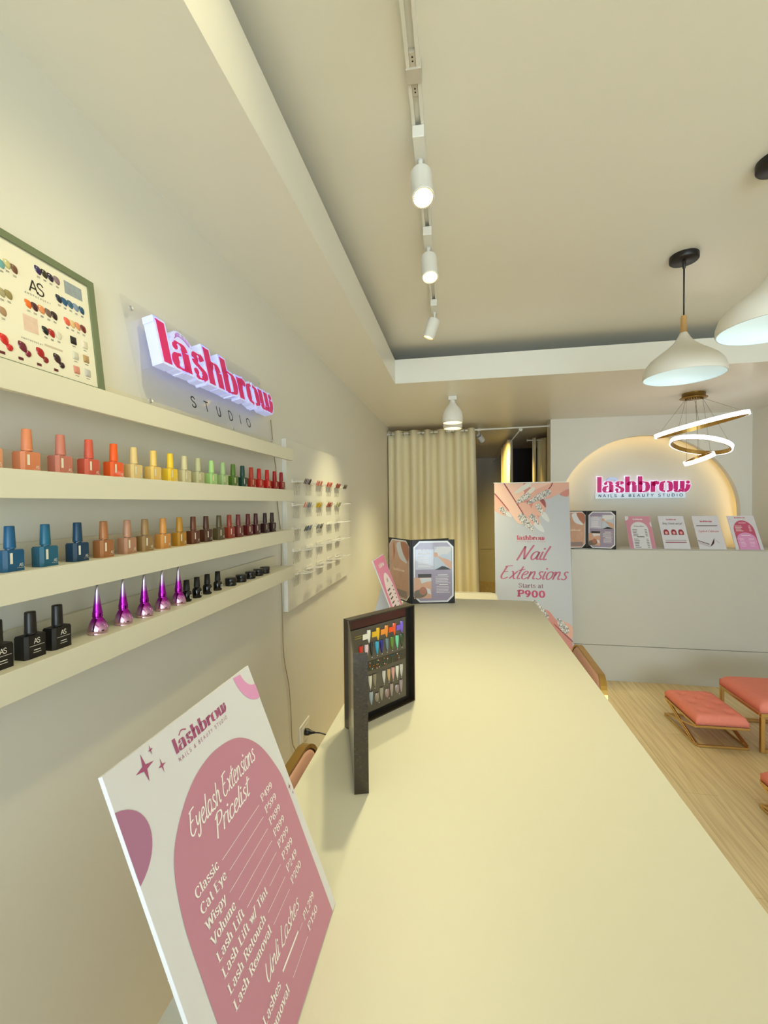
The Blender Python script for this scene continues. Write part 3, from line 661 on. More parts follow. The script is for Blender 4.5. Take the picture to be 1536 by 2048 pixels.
# ================================================================== SWATCH PANEL
t = thing('swatch_display', 'white wall board carrying five rows of nail swatch racks', 'display board', (XL+0.0005, 1.82, 1.01))
MB().b2((0, 0, 0), (0.022, 1.09, 0.79), 0.001).build('board', wall_m, t)
rows = [1.607, 1.497, 1.387, 1.283, 1.174]; colsY = [1.925, 2.095, 2.265, 2.435, 2.600]
rn = ['top', 'second', 'middle', 'fourth', 'bottom']; cn = ['first', 'second', 'third', 'fourth', 'fifth']
TIP = {(0, 0): [(70, 55, 75), (40, 25, 50), (110, 95, 115), (60, 45, 75), (45, 28, 50)], (0, 1): [(222, 130, 110)]*5, (0, 2): [(206, 62, 46)]*5, (0, 3): [(140, 26, 26)]*5, (0, 4): [(52, 40, 26)]*4,
       (1, 0): [(216, 130, 116), (214, 140, 130), (120, 128, 140), (100, 110, 128), (120, 128, 142)], (1, 1): [(226, 190, 40), (206, 166, 30), (226, 190, 40), (200, 160, 30), (216, 200, 150)], (1, 2): [(160, 50, 34), (176, 34, 26), (150, 30, 26), (170, 40, 26), (150, 40, 28)],
       (1, 3): [(190, 196, 140), (150, 160, 90), (210, 206, 180), (60, 70, 30), (44, 48, 26)], (2, 0): [(14, 30, 50), (20, 44, 70), (24, 70, 110), (60, 110, 150), (34, 76, 116)], (2, 1): [(60, 80, 90), (130, 140, 142), (200, 196, 186), (60, 60, 66), (40, 44, 56)]}
cname = {(0, 0): 'dark plum and grey', (0, 1): 'salmon pink', (0, 2): 'bright red', (0, 3): 'dark red', (0, 4): 'black brown', (1, 0): 'pink and slate blue', (1, 1): 'yellow', (1, 2): 'brick red', (1, 3): 'pale to dark green', (2, 0): 'navy blue', (2, 1): 'blue grey'}
rackmesh = None; stickmesh = {}
white_tip = mat('clear_tip', (238, 234, 222), 0.2)
def stick_mesh(c, up):
    key = (c, up)
    if key in stickmesh: return stickmesh[key]
    m = MB(); m.bar((0, 0, 0), (0.034, 0, 0.0), 0.0022, 0.0022)
    tip = [(-0.003, -0.004), (0.004, -0.006), (0.019, -0.0052), (0.026, 0), (0.019, 0.0052), (0.004, 0.006), (-0.003, 0.004)]
    a = math.radians(66 if up else 8); Mt = Matrix.Translation((0.034, 0, -0.011 if up else 0)) @ Matrix.Rotation(-a, 4, 'Y')
    n0 = len(m.bm.faces); m.prism([(x, y) for x, y in tip], -0.0008, 0.0012, Mt); m.bm.faces.ensure_lookup_table()
    for f in m.bm.faces[n0:]: f.material_index = 1
    o = m.build('nail_swatch_stick', None, mats=[white_tip, mat('tip_%d_%d_%d' % c, c, 0.2) if c else white_tip]); me = o.data; bpy.data.objects.remove(o)
    stickmesh[key] = me; return me
for r, z in enumerate(rows):
    for k, y in enumerate(colsY):
        if rackmesh is None:
            m = MB(); m.b2((0, -0.048, -0.006), (0.006, 0.048, 0.010), 0.0008).b2((0.006, -0.048, -0.004), (0.024, 0.048, 0.0), 0.0006)
            for q in range(5): m.b2((0.020, -0.038+0.019*q-0.004, -0.0001), (0.024, -0.038+0.019*q+0.004, 0.005))
            o = m.build('swatch_rack', white_m); rackmesh = o.data
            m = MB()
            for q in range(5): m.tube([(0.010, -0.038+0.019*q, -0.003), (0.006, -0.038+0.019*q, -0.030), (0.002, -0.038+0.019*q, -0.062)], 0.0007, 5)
            o2 = m.build('stick_shadow_lines', mat('stick_shadow_grey', (178, 164, 134), 0.5)); shadowmesh = o2.data; bpy.data.objects.remove(o2)  # thin grey rods added to draw the sticks' shadow lines below each rack
        else: o = bpy.data.objects.new('swatch_rack', rackmesh); COL.objects.link(o)
        o.location = (XL+0.0228, y, z)
        pr = bpy.data.objects.new('stick_shadow_lines', shadowmesh); COL.objects.link(pr); pr.parent = o
        what = f'holding {cname[(r, k)]} swatches' if (r, k) in cname else 'holding clear swatches'
        tag(o, f'white swatch rack {what}, {cn[k]} from the ledges, {rn[r]} row', 'rack', 'swatch racks on the wall panel')
        cols = TIP.get((r, k), [None]*5)
        for q, c in enumerate(cols):
            s_ = bpy.data.objects.new('nail_swatch_stick', stick_mesh(c, c is not None)); COL.objects.link(s_)
            s_.location = (XL+0.0462, y-0.038+0.019*q, z+0.0012+random.uniform(0, 0.0015)); s_.rotation_euler = (0, 0, random.uniform(-0.08, 0.08))
            what = (f'{cname[(r, k)]} nail swatch stick' if c else 'clear nail swatch stick')
            tag(s_, f'{what} in the {cn[k]} rack of the {rn[r]} row', 'nail swatch', f'swatch sticks, {rn[r]} row, {cn[k]} rack')

# ================================================================== WALL OUTLET AND PLUG
t = thing('wall_outlet', 'white wall outlet low on the left wall with a plug in it', 'outlet', (XL, 2.053, 0.338))
MB().b2((0, -0.066, -0.048), (0.008, 0.066, 0.048), 0.002).build('face_plate', metalw_m, t)
MB().b2((0.008, -0.04, -0.03), (0.010, 0.04, 0.03), 0.0005).build('socket', metalw_m, t)
t = thing('power_plug', 'black power plug and cord in the wall outlet', 'plug', (XL+0.010, 2.045, 0.338))
m = MB(); m.lathe([(0, 0), (0.017, 0), (0.017, 0.018), (0.013, 0.026), (0.010, 0.030), (0.010, 0.034), (0.008, 0.036), (0.008, 0.041), (0.006, 0.043), (0.006, 0.05), (0, 0.05)], 16, Matrix.Rotation(PI/2, 4, 'Y')); m.build('plug_body', black_m, t)
MB().tube(catmull([(0.048, 0, 0), (0.09, 0.005, -0.004), (0.15, 0.02, -0.035), (0.20, 0.04, -0.11), (0.24, 0.06, -0.26), (0.27, 0.06, -0.332)], 6), 0.0035, 8).build('cord', black_m, t)

# ================================================================== PRINTED A4 STANDS ON THE COUNTER
rose_m = mat('print_rose', (192, 130, 154), 0.4); mauve_m = mat('print_mauve', (172, 116, 150), 0.4); blushp_m = mat('print_blush', (222, 152, 200), 0.4)
logo_rose_m = mat('print_logo_rose', (164, 82, 122), 0.4); ink_m = mat('print_ink', (70, 58, 60), 0.5); whiteink_m = mat('print_white', (246, 240, 240), 0.4)
crimson_m = mat('print_crimson', (186, 56, 84), 0.4)
def clip_poly(pts, x0, y0, x1, y1):
    def clip(P, f, inter):
        out = []
        for i in range(len(P)):
            a, b = P[i-1], P[i]
            if f(b):
                if not f(a): out.append(inter(a, b))
                out.append(b)
            elif f(a): out.append(inter(a, b))
        return out
    def ix(v): return lambda a, b: (v, a[1]+(b[1]-a[1])*(v-a[0])/(b[0]-a[0]))
    def iy(v): return lambda a, b: (a[0]+(b[0]-a[0])*(v-a[1])/(b[1]-a[1]), v)
    P = clip(pts, lambda p: p[0] >= x0, ix(x0)); P = clip(P, lambda p: p[0] <= x1, ix(x1)); P = clip(P, lambda p: p[1] >= y0, iy(y0)); P = clip(P, lambda p: p[1] <= y1, iy(y1))
    return P
def star4(cx, cy, rx, ry):
    return [(cx + (rx if k % 2 == 0 else rx*0.2)*math.cos(PI/4*k)*(1 if k % 2 == 0 else 1.2), cy + (ry if k % 2 == 0 else ry*0.2)*math.sin(PI/4*k)*(1 if k % 2 == 0 else 1.2)) for k in range(8)]
def stand(name, label, M, w, h, cat='price list', strut=True):
    t = thing(name, label, cat, M=M)
    MB().b2((-w, 0, -0.004), (0, h, 0), 0.0004).build('board', foam_m, t)
    if strut:
        Mi = M.inverted()
        up = (Mi.to_3x3() @ Vector((0, 0, 1))); foot = Mi @ Vector((M.translation.x + (M @ Vector((0, h, 0)) - M.translation).x - 0.035, M.translation.y, M.translation.z))
        m = MB(); a = Vector((-w/2, h*0.72, -0.005)); b = Vector((-w/2, foot.y, foot.z)); c = Vector((-w/2, 0.02, -0.0052))
        # triangular easel leg
        tb = bmesh.new()
        for q in (-1, 1): pass
        vs = [[tb.verts.new((p.x+q*0.0015, p.y, p.z)) for p in (a, b, c)] for q in (-1, 1)]
        tb.faces.new(vs[0]); tb.faces.new(vs[1][::-1])
        for i in range(3): tb.faces.new([vs[0][i], vs[0][(i+1) % 3], vs[1][(i+1) % 3], vs[1][i]])
        bmesh.ops.recalc_face_normals(tb, faces=tb.faces[:]); m._merge(tb); m.build('easel_leg', foam_m, t)
    return t
# big eyelash price list (u runs from -0.2255 at the left to 0 at the right)
Mp = frame(None, (0, 1, 0), (-0.113, 0, 0.291), (-0.157, 0.503, 1.0015))
t = stand('price_list', 'pink and white eyelash price list stand nearest the camera on the counter', Mp, 0.2265, 0.3135)
X0, X1, H_ = -0.2265, 0.0, 0.3135
m = MB()
AC, ARR = -0.1075, 0.0945
ap = catmull([Vector(p) for p in ((-0.2040, 0.06), (-0.2042, 0.13), (-0.2025, 0.180), (-0.1925, 0.2190), (-0.170, 0.243), (-0.140, 0.2585), (-0.105, 0.2625), (-0.066, 0.2535), (-0.036, 0.228), (-0.018, 0.190), (-0.0125, 0.158), (-0.0125, 0.08))], 6)
m.flat([(-0.2040, 0.001)] + [(p.x, p.y) for p in ap] + [(-0.0125, 0.001)], I4, 0.0003); m.build('printed_arch', rose_m, t)
m = MB(); m.flat(clip_poly(ellipse(-0.236, 0.256, 0.033, 0.030, 40), X0, 0, X1, H_), I4, 0.0003); m.build('printed_circle', mauve_m, t)
m = MB()
ro, ri = ellipse(0.0, 0.318, 0.0385, 0.047, 48), ellipse(0.0, 0.318, 0.0235, 0.029, 48)
o1 = [p for p in ro if p[0] <= 0.0001 and p[1] <= H_]; i1 = [p for p in ri if p[0] <= 0.0001 and p[1] <= H_]
m.flat(clip_poly(o1 + i1[::-1], X0, 0, X1, H_), I4, 0.0003); m.build('printed_ring', blushp_m, t)
m = MB()
for s4 in (star4(-0.1895, 0.2970, 0.0105, 0.0120), star4(-0.1726, 0.2886, 0.0045, 0.0065), star4(-0.1786, 0.3065, 0.0030, 0.0045), star4(-0.0070, 0.156, 0.0030, 0.0055), star4(-0.0045, 0.147, 0.0018, 0.0032)): m.flat(s4, I4, 0.0003)
m.build('printed_stars', logo_rose_m, t); m = MB()
logo(m, -0.1105, 0.2872, 0.0135, I4, 0.0003, 'c', 0.088); text(m, 'NAILS & BEAUTY STUDIO', 'sans_wide', -0.1125, 0.2795, 0.0036, I4, 0.0003, 'c', 0.082)
b_ = catmull([Vector(p) for p in ((-0.1440, 0.3000), (-0.1390, 0.3028), (-0.1330, 0.3005))], 5); emit_flat(m, [('R', b_, [0.0012]*len(b_))], I4, 0.0003)
m.build('logo_print', logo_rose_m, t)
m = MB(); W_ = 0.0006
text(m, 'Eyelash Extensions', 'script', -0.1105, 0.2190, 0.0170, I4, W_, 'c', 0.120); text(m, 'Pricelist', 'script', -0.1110, 0.1970, 0.0155, I4, W_, 'c', 0.064)
L_ = [('Classic', 'P499', 0.1775), ('Cat Eye', 'P599', 0.1640), ('Wispy', 'P699', 0.1505), ('Volume', 'P899', 0.1370), ('Lash Lift', 'P299', 0.1235), ('Lash Lift w/ Tint', 'P399', 0.1100), ('Lash Retouch', 'P249', 0.0960), ('Lash Removal', 'P200', 0.0822)]
for a, b, y in L_:
    wa = text(m, a, 'serif', -0.1850, y, 0.0078, I4, W_); text(m, b, 'serif_light', -0.0390, y, 0.0070, I4, W_, 'r', 0.0262)
    m.flat(rect(-0.1850+wa+0.006, y+0.0012, -0.072, y+0.0017), I4, W_)
text(m, 'Unli Lashes', 'script', -0.1060, 0.0590, 0.0125, I4, W_, 'c', 0.078)
text(m, 'Unli Lashes', 'serif', -0.1850, 0.0415, 0.0078, I4, W_); text(m, 'P1,299', 'serif_light', -0.0365, 0.0425, 0.0070, I4, W_, 'r', 0.0300)
bars(m, -0.122, -0.082, (0.0465,), 0.0020, I4, W_); m.flat(rect(-0.08, 0.0445, -0.071, 0.0450), I4, W_)
text(m, 'Unli Removal', 'serif', -0.1850, 0.0275, 0.0078, I4, W_); text(m, 'P150', 'serif_light', -0.0390, 0.0290, 0.0070, I4, W_, 'r', 0.0262); m.flat(rect(-0.112, 0.0290, -0.071, 0.0295), I4, W_)
m.build('price_lettering', whiteink_m, t)
# pink stand beside the menu
Mp2 = frame(None, (0, 1, 0), (-0.108, 0, 0.285), (-0.222, 1.792, 1.0015))
t = stand('price_list', 'small pink price list stand leaning beside the counter menu', Mp2, 0.222, 0.304)
m = MB(); m.flat(rect(-0.2175, 0.004, -0.003, 0.3005), I4, 0.0003); m.build('printed_ground', mat('print_hot_pink', (226, 128, 168), 0.35), t)
m = MB(); ap2 = [(-0.112-0.075*math.cos(PI*k/24), 0.150+0.085*math.sin(PI*k/24)) for k in range(25)]; m.flat([(-0.187, 0.004)] + ap2 + [(-0.037, 0.004)], I4, 0.0006); m.build('printed_arch', mat('print_pale_pink', (246, 226, 234), 0.4), t)
m = MB(); rr = random.Random(3)
for i in range(9): bars(m, -0.170, -0.110, (0.170-0.017*i,), 0.006, I4, 0.0009, 0.35, rr); bars(m, -0.070, -0.052, (0.170-0.017*i,), 0.005, I4, 0.0009)
text(m, 'Lash', 'script', -0.112, 0.198, 0.016, I4, 0.0009, 'c'); m.build('price_lettering', ink_m, t)
m = MB(); logo(m, -0.112, 0.262, 0.018, I4, 0.0006, 'c', 0.10); m.flat(star4(-0.20, 0.245, 0.005, 0.007), I4, 0.0006); m.build('logo_print', whiteink_m, t)

# ================================================================== MENU FOLDERS
def oct_(x0, y0, x1, y1, c): return [(x0+c, y0), (x1-c, y0), (x1, y0+c), (x1, y1-c), (x1-c, y1), (x0+c, y1), (x0, y1-c), (x0, y0+c)]
lil_m = mat('menu_lilac', (158, 146, 170), 0.25, coat=0.5); lil2_m = mat('menu_lilac_pale', (196, 196, 214), 0.2, coat=0.5); page_m = mat('menu_page', (232, 232, 236), 0.25, coat=0.5)
peach_m = mat('menu_peach', (204, 160, 136), 0.3, noise=0.16, nscale=26, coat=0.4); skin_m = mat('print_skin', (214, 166, 140), 0.35, noise=0.1, nscale=30); skin2_m = mat('print_skin_dark', (176, 116, 94), 0.35)
charc_m = mat('print_charcoal', (58, 54, 54), 0.4); hairg_m = mat('print_grey', (120, 106, 92), 0.4, noise=0.15, nscale=40)
def menu_page(t, Mw, kind, w=0.215, h=0.318):
    """one leaf: cover board with leatherette corners and an eight sided page; Mw places (u, v, w)"""
    m = MB(); m.prism(rect(0, 0, w, h), -0.003, 0.0, Mw); o = m.build('cover_leaf', leather_m, t)
    m = MB(); m.flat(oct_(0.008, 0.006, w-0.006, h-0.006, 0.030), Mw, 0.0004); m.build('page', page_m, o)
    if kind == 'front':
        m = MB(); m.flat(oct_(0.015, 0.014, w-0.014, h-0.014, 0.026), Mw, 0.0008); m.build('printed_ground', lil_m, o)
        m = MB(); m.flat(rect(0.018, 0.170, 0.109, 0.270), Mw, 0.0011); m.build('printed_tint', lil2_m, o)
        m = MB(); m.flat(rect(0.111, 0.168, 0.198, 0.284), Mw, 0.0012); m.build('printed_photo', mat('print_pale_blue', (190, 198, 212), 0.3), o)
        m = MB(); m.flat([(0.112, 0.262), (0.128, 0.283), (0.198, 0.283), (0.198, 0.262), (0.176, 0.246), (0.150, 0.246), (0.135, 0.235)], Mw, 0.0014); m.build('printed_cloth', paper_m, o)
        m = MB(); m.flat([(p.x, p.y) for p in catmull([Vector(q) for q in ((0.128, 0.238), (0.150, 0.228), (0.180, 0.219), (0.198, 0.205), (0.198, 0.172), (0.172, 0.188), (0.150, 0.212))], 4, True)], Mw, 0.0015); m.flat(ellipse(0.120, 0.243, 0.011, 0.012), Mw, 0.0015); m.build('printed_arm', skin_m, o)
        m = MB(); m.flat([(0.112, 0.168), (0.198, 0.168), (0.166, 0.184), (0.150, 0.186), (0.130, 0.175)], Mw, 0.0016); m.flat(rect(0.030, 0.130, 0.097, 0.148), Mw, 0.0014); m.build('printed_dark', charc_m, o)
        m = MB(); m.flat(rect(0.010, 0.026, 0.097, 0.130), Mw, 0.0012); m.build('printed_photo', skin_m, o)
        m = MB(); m.flat([(p.x, p.y) for p in catmull([Vector(q) for q in ((0.012, 0.030), (0.012, 0.060), (0.040, 0.072), (0.070, 0.074), (0.075, 0.050), (0.060, 0.034), (0.034, 0.028))], 4, True)], Mw, 0.0014); m.build('printed_hair', hairg_m, o)
        m = MB(); m.flat(ellipse(0.055, 0.064, 0.018, 0.020), Mw, 0.0016); m.build('printed_face', skin2_m, o)
        m = MB(); m.flat([(0.038, 0.128), (0.097, 0.128), (0.097, 0.112), (0.070, 0.108), (0.048, 0.100)], Mw, 0.0014); m.flat([(0.062, 0.080), (0.090, 0.072), (0.096, 0.045), (0.080, 0.050)], Mw, 0.0014); m.build('printed_cloth', paper_m, o)
        m = MB(); text(m, 'Eyelash', 'serif', 0.060, 0.262, 0.0095, Mw, 0.0016, 'c'); text(m, 'Extensions', 'serif', 0.060, 0.246, 0.0095, Mw, 0.0016, 'c')
        r_ = random.Random(5); bars(m, 0.030, 0.095, [0.232-0.008*i for i in range(7)], 0.0022, Mw, 0.0016, 0.25, r_)
        bars(m, 0.130, 0.178, (0.142,), 0.004, Mw, 0.0016); bars(m, 0.118, 0.192, [0.132-0.0075*i for i in range(5)], 0.0018, Mw, 0.0016, 0.2, r_)
        bars(m, 0.136, 0.180, (0.0935,), 0.004, Mw, 0.0016); bars(m, 0.122, 0.190, [0.084-0.0075*i for i in range(5)], 0.0018, Mw, 0.0016, 0.2, r_); m.build('lettering', whiteink_m, o)
    elif kind == 'cover':
        m = MB(); m.flat(oct_(0.013, 0.012, w-0.012, h-0.012, 0.027), Mw, 0.0008); m.build('printed_ground', peach_m, o)
        m = MB(); m.flat([(p.x, p.y) for p in catmull([Vector(q) for q in ((0.085, 0.285), (0.125, 0.300), (0.150, 0.245), (0.190, 0.200), (0.150, 0.205), (0.110, 0.225))], 4, True)], Mw, 0.0011); m.build('printed_cloth', paper_m, o)
        m = MB(); m.flat([(p.x, p.y) for p in catmull([Vector(q) for q in ((0.130, 0.300), (0.200, 0.290), (0.200, 0.210), (0.150, 0.250))], 4, True)], Mw, 0.0013); m.build('printed_hair', skin2_m, o)
        m = MB(); m.flat([(0.05, 0.290), (0.06, 0.300), (0.072, 0.25), (0.055, 0.20)], Mw, 0.0013); m.build('printed_hair', skin2_m, o)
        m = MB(); text(m, 'lashbrow', 'serif', 0.108, 0.150, 0.014, Mw, 0.0016, 'c', 0.11); m.build('lettering', mat('print_cream', (240, 224, 204), 0.4), o)
        m = MB(); m.flat(rect(0.03, 0.02, 0.185, 0.055), Mw, 0.0012); m.build('printed_band', mat('print_taupe', (150, 132, 126), 0.4), o)
    else:
        m = MB(); m.flat(oct_(0.016, 0.014, w-0.013, h-0.014, 0.027), Mw, 0.0008); m.build('printed_ground', mat('print_pale_blue', (190, 198, 212), 0.3), o)
    return o
def folder(label, spine, ends, kinds):
    t = thing('menu_folder', label, 'menu', spine)
    for (ex, ey), kind, fl in zip(ends, kinds[0], kinds[1]):
        d = Vector((ex, ey, 0)).normalized(); st = d*0.006
        if fl: Mw = frame(None, -d, (0, 0, 1), st + d*0.215)            # spine on the right as one looks at the page
        else: Mw = frame(None, d, (0, 0, 1), st)
        menu_page(t, Mw, kind)
    MB().b2((-0.005, -0.005, 0), (0.005, 0.005, 0.318), 0.001).build('spine', leather_m, t)
    return t
folder('black menu folder standing open at the far end of the counter', (-0.2474, 2.0965, 1.0005), [(-0.0993, 0.122), (0.2152, 0.0519), (0.190, 0.128)], (['cover', 'front', 'back'], [True, False, False]))
folder('black menu folder standing open on the reception desk', (1.052, 3.868, 1.1056), [(-0.195, -0.060), (0.205, -0.095), (0.2145, 0.012)], (['cover', 'front', 'back'], [True, False, False]))

# ================================================================== RECEPTION DESK STANDS
def desk_stand(label, x0, w, zt=1.105):
    M = frame(None, (1, 0, 0), (0, 0.132, 0.268), (x0+w, 3.845, zt+0.0030)); return stand('a4_print_stand', label, M, w, 0.296, 'print stand', False), w
def add_leg(t, w, h=0.296):
    m = MB(); a, b, c = (0.012, -0.0045), (h*0.6, -0.0045), (0.001, -0.055)
    tb = bmesh.new(); vs = [[tb.verts.new((-w/2+q*0.0015, p[0], p[1])) for p in ((0.02, -0.0045), (0.17, -0.0045), (0.038, -0.079))] for q in (-1, 1)]
    tb.faces.new(vs[0]); tb.faces.new(vs[1][::-1])
    for i in range(3): tb.faces.new([vs[0][i], vs[0][(i+1) % 3], vs[1][(i+1) % 3], vs[1][i]])
    bmesh.ops.recalc_face_normals(tb, faces=tb.faces[:]); m._merge(tb); m.build('easel_leg', acrylic_m, t)
t, w = desk_stand('pink bordered price list with white arch on the reception desk', 1.3845, 0.199); add_leg(t, w)
m = MB(); m.flat(rect(-w+0.001, 0.001, -0.001, 0.295), I4, 0.0004); m.build('printed_ground', mat('print_dusty_pink', (206, 140, 158), 0.35), t)
m = MB(); m.flat([(-0.168, 0.001)] + [(-0.100-0.070*math.cos(PI*k/24)*0.97, 0.170+0.072*math.sin(PI*k/24)) for k in range(25)] + [(-0.032, 0.001)], I4, 0.0008)
m.flat(clip_poly(ellipse(-0.195, 0.285, 0.024, 0.03), -w+0.001, 0, 0, 0.295), I4, 0.0008); m.flat(clip_poly(ellipse(0, 0.22, 0.013, 0.024), -w, 0, -0.001, 0.295), I4, 0.0008); m.build('printed_arch', paper_m, t)
m = MB(); rr = random.Random(11); text(m, 'Pricelist', 'serif', -0.1, 0.196, 0.010, I4, 0.0012, 'c', 0.075)
for y in [0.172-0.0145*i for i in range(5)] + [0.085-0.0145*i for i in range(6)]: bars(m, -0.156, -0.110, (y,), 0.0045, I4, 0.0012, 0.4, rr); bars(m, -0.062, -0.045, (y,), 0.0045, I4, 0.0012)
bars(m, -0.128, -0.072, (0.106,), 0.006, I4, 0.0012); m.build('price_lettering', ink_m, t)
m = MB(); logo(m, -0.1, 0.262, 0.012, I4, 0.0008, 'c', 0.075); m.build('logo_print', whiteink_m, t)
t, w = desk_stand('white referral flyer with three small pink pictures on the desk', 1.6445, 0.195); add_leg(t, w)
m = MB(); logo(m, -w/2, 0.258, 0.013, I4, 0.0004, 'c', 0.075); m.build('logo_print', crimson_m, t)
m = MB(); text(m, 'Bring 3 friends and get', 'script_bold', -w/2, 0.218, 0.018, I4, 0.0004, 'c', 0.150); bars(m, -0.175, -0.018, (0.078, 0.072), 0.0015, I4, 0.0004); m.build('lettering', ink_m, t)
m = MB(); bars(m, -0.176, -0.020, (0.058,), 0.0065, I4, 0.0004)
for x in (-0.155, -0.0975, -0.044): m.flat([(x-0.02, 0.125)] + [(x-0.02*math.cos(PI*k/10), 0.150+0.024*math.sin(PI*k/10)) for k in range(11)] + [(x+0.02, 0.125)], I4, 0.0004)
m.build('printed_pictures', mat('print_plum', (150, 44, 62), 0.4), t)
m = MB()
for x in (-0.155, -0.0975, -0.044): m.flat(ellipse(x, 0.143, 0.011, 0.013), I4, 0.0008)
m.build('printed_faces', mat('print_face_pink', (226, 168, 164), 0.4), t)
t, w = desk_stand('white flyer with an open book drawing on the reception desk', 1.903, 0.196); add_leg(t, w)
m = MB(); logo(m, -w/2, 0.240, 0.016, I4, 0.0004, 'c', 0.090); text(m, 'Eyelash Extension', 'script_bold', -0.098, 0.150, 0.016, I4, 0.0004, 'c', 0.150); m.build('lettering', crimson_m, t)
m = MB(); bars(m, -0.178, -0.022, (0.207,), 0.006, I4, 0.0004); m.flat([(-0.193, 0.078), (-0.193, 0.072), (-0.115, 0.040), (-0.115, 0.046)], I4, 0.0006); m.flat([(-0.115, 0.020), (-0.068, 0.100), (-0.078, 0.055), (-0.090, 0.040)], I4, 0.0006); m.flat([(-0.062, 0.078), (-0.060, 0.079), (-0.040, 0.053), (-0.042, 0.052)], I4, 0.0006); m.build('printed_book', mat('print_maroon', (64, 26, 32), 0.4), t)
m = MB(); m.flat([(-0.193, 0.070), (-0.193, 0.048), (-0.118, 0.018), (-0.116, 0.040)], I4, 0.0004); m.build('printed_pages', mat('print_page_grey', (196, 190, 196), 0.4), t)
t, w = desk_stand('white price list with a deep pink arch at the right end of the desk', 2.1645, 0.196); add_leg(t, w)
m = MB(); m.flat([(-0.172, 0.001)] + [(-0.098-0.074*math.cos(PI*k/24), 0.160+0.095*math.sin(PI*k/24)) for k in range(25)] + [(-0.024, 0.001)], I4, 0.0004); m.build('printed_arch', mat('print_deep_rose', (196, 88, 118), 0.35), t)
m = MB(); m.flat([(-0.166, 0.001)] + [(-0.098-0.068*math.cos(PI*k/24), 0.085+0.062*math.sin(PI*k/24)) for k in range(25)] + [(-0.030, 0.001)], I4, 0.0008); m.build('printed_lower_arch', blushp_m, t)
m = MB(); text(m, 'Pricelist', 'serif', -0.098, 0.228, 0.008, I4, 0.0012, 'c', 0.05); bars(m, -0.158, -0.105, [0.205-0.011*i for i in range(5)], 0.0035, I4, 0.0012, 0.3, rr); bars(m, -0.062, -0.046, [0.205-0.011*i for i in range(5)], 0.0035, I4, 0.0012); bars(m, -0.130, -0.066, (0.122,), 0.005, I4, 0.0012); bars(m, -0.150, -0.110, [0.095-0.011*i for i in range(7)], 0.002, I4, 0.0012, 0.3, rr); bars(m, -0.085, -0.045, [0.095-0.011*i for i in range(7)], 0.002, I4, 0.0012, 0.3, rr); m.build('price_lettering', whiteink_m, t)
m = MB(); logo(m, -0.105, 0.274, 0.011, I4, 0.0004, 'c', 0.08); bars(m, -0.185, -0.178, (0.266,), 0.003, I4, 0.0004); m.build('logo_print', crimson_m, t)

# ================================================================== NAIL DISPLAY BOX
AB = math.atan2(0.802, 0.599)
t = thing('nail_display_box', 'dark display box standing open with colourful nail tips on the counter', 'display box', (-0.2422, 0.8991, 1.0005), AB)
BW, BH, BD = 0.209, 0.244, 0.021
m = MB(); m.b2((0, BD-0.003, 0), (BW, BD, BH)).b2((0, 0, 0), (0.003, BD-0.003, BH)).b2((BW-0.003, 0, 0), (BW, BD-0.003, BH)).b2((0.003, 0, BH-0.003), (BW-0.003, BD-0.003, BH)).b2((0.003, 0, 0), (BW-0.003, BD-0.003, 0.003))
m.build('tray', boxtex_m, t)
MB().b2((0.0032, 0.0135, 0.0032), (BW-0.0032, 0.0178, BH-0.0032)).build('inner_lining', mat('box_lining', (22, 19, 15), 0.35), t)
MB().b2((0.006, 0.0095, 0.016), (0.186, 0.0134, 0.216), 0.0004).build('display_card', mat('box_card', (86, 78, 66), 0.3), t)
MB().b2((0.006, 0.0118, 0.2175), (0.188, 0.0134, 0.238)).build('red_strip', mat('box_maroon', (70, 26, 22), 0.3), t)
MB().b2((0.006, 0.0089, 0.112), (0.186, 0.0094, 0.135)).build('name_strip', mat('box_name_strip', (58, 50, 40), 0.3), t)
Mb = frame(None, (1, 0, 0), (0, 0, 1), (0, 0.0094, 0))
def tip(x, z, c, wd=0.0115, L=0.030, kind='coffin', tab=None, ztop=None):
    m = MB(); bm = m.bm
    prof = [(0.0, 0.86), (0.15, 1.0), (0.4, 0.94), (0.65, 0.72), (0.85, 0.42), (1.0, 0.10)] if kind == 'coffin' else [(0.0, 0.55), (0.2, 0.92), (0.5, 1.0), (0.8, 0.8), (1.0, 0.3)]
    nv = 6; R_ = []
    for s_, hw in prof:
        row = []
        for j in range(nv+1):
            a = -1 + 2*j/nv; row.append(bm.verts.new(Mb @ Vector((x + a*hw*wd/2, z + L/2 - s_*L, 0.0006 + 0.0034*math.sqrt(max(0, 1-a*a))*(0.6+0.4*hw)))))
        R_.append(row)
    for A, B in zip(R_, R_[1:]):
        for j in range(nv): f = bm.faces.new([A[j], B[j], B[j+1], A[j+1]]); f.smooth = True
    o = m.build('nail_tip', mat('nail_%d_%d_%d' % c, c, 0.15, coat=0.5), t)
    if tab: m = MB(); m.prism(rect(x-0.019, z-0.005, x-0.004, z+0.0075), 0.0004, 0.0022, Mb); m.build('tip_tab', mat('nail_%d_%d_%d' % tab, tab, 0.3), o)
for x, c in zip((0.0632, 0.0915, 0.1191, 0.1453, 0.1714), ((240, 236, 220), (236, 186, 30), (240, 146, 46), (236, 84, 30), (120, 90, 200))): tip(x, 0.1936, c, tab=c)
for x, c in zip((0.0388, 0.0560, 0.0719, 0.0886, 0.1037, 0.1209, 0.1376, 0.155, 0.1711), ((216, 36, 24), (238, 204, 214), (24, 34, 40), (48, 166, 206), (20, 24, 130), (100, 122, 128), (96, 130, 34), (110, 206, 160), (34, 66, 30))): tip(x, 0.1612, c, 0.0118, 0.031)
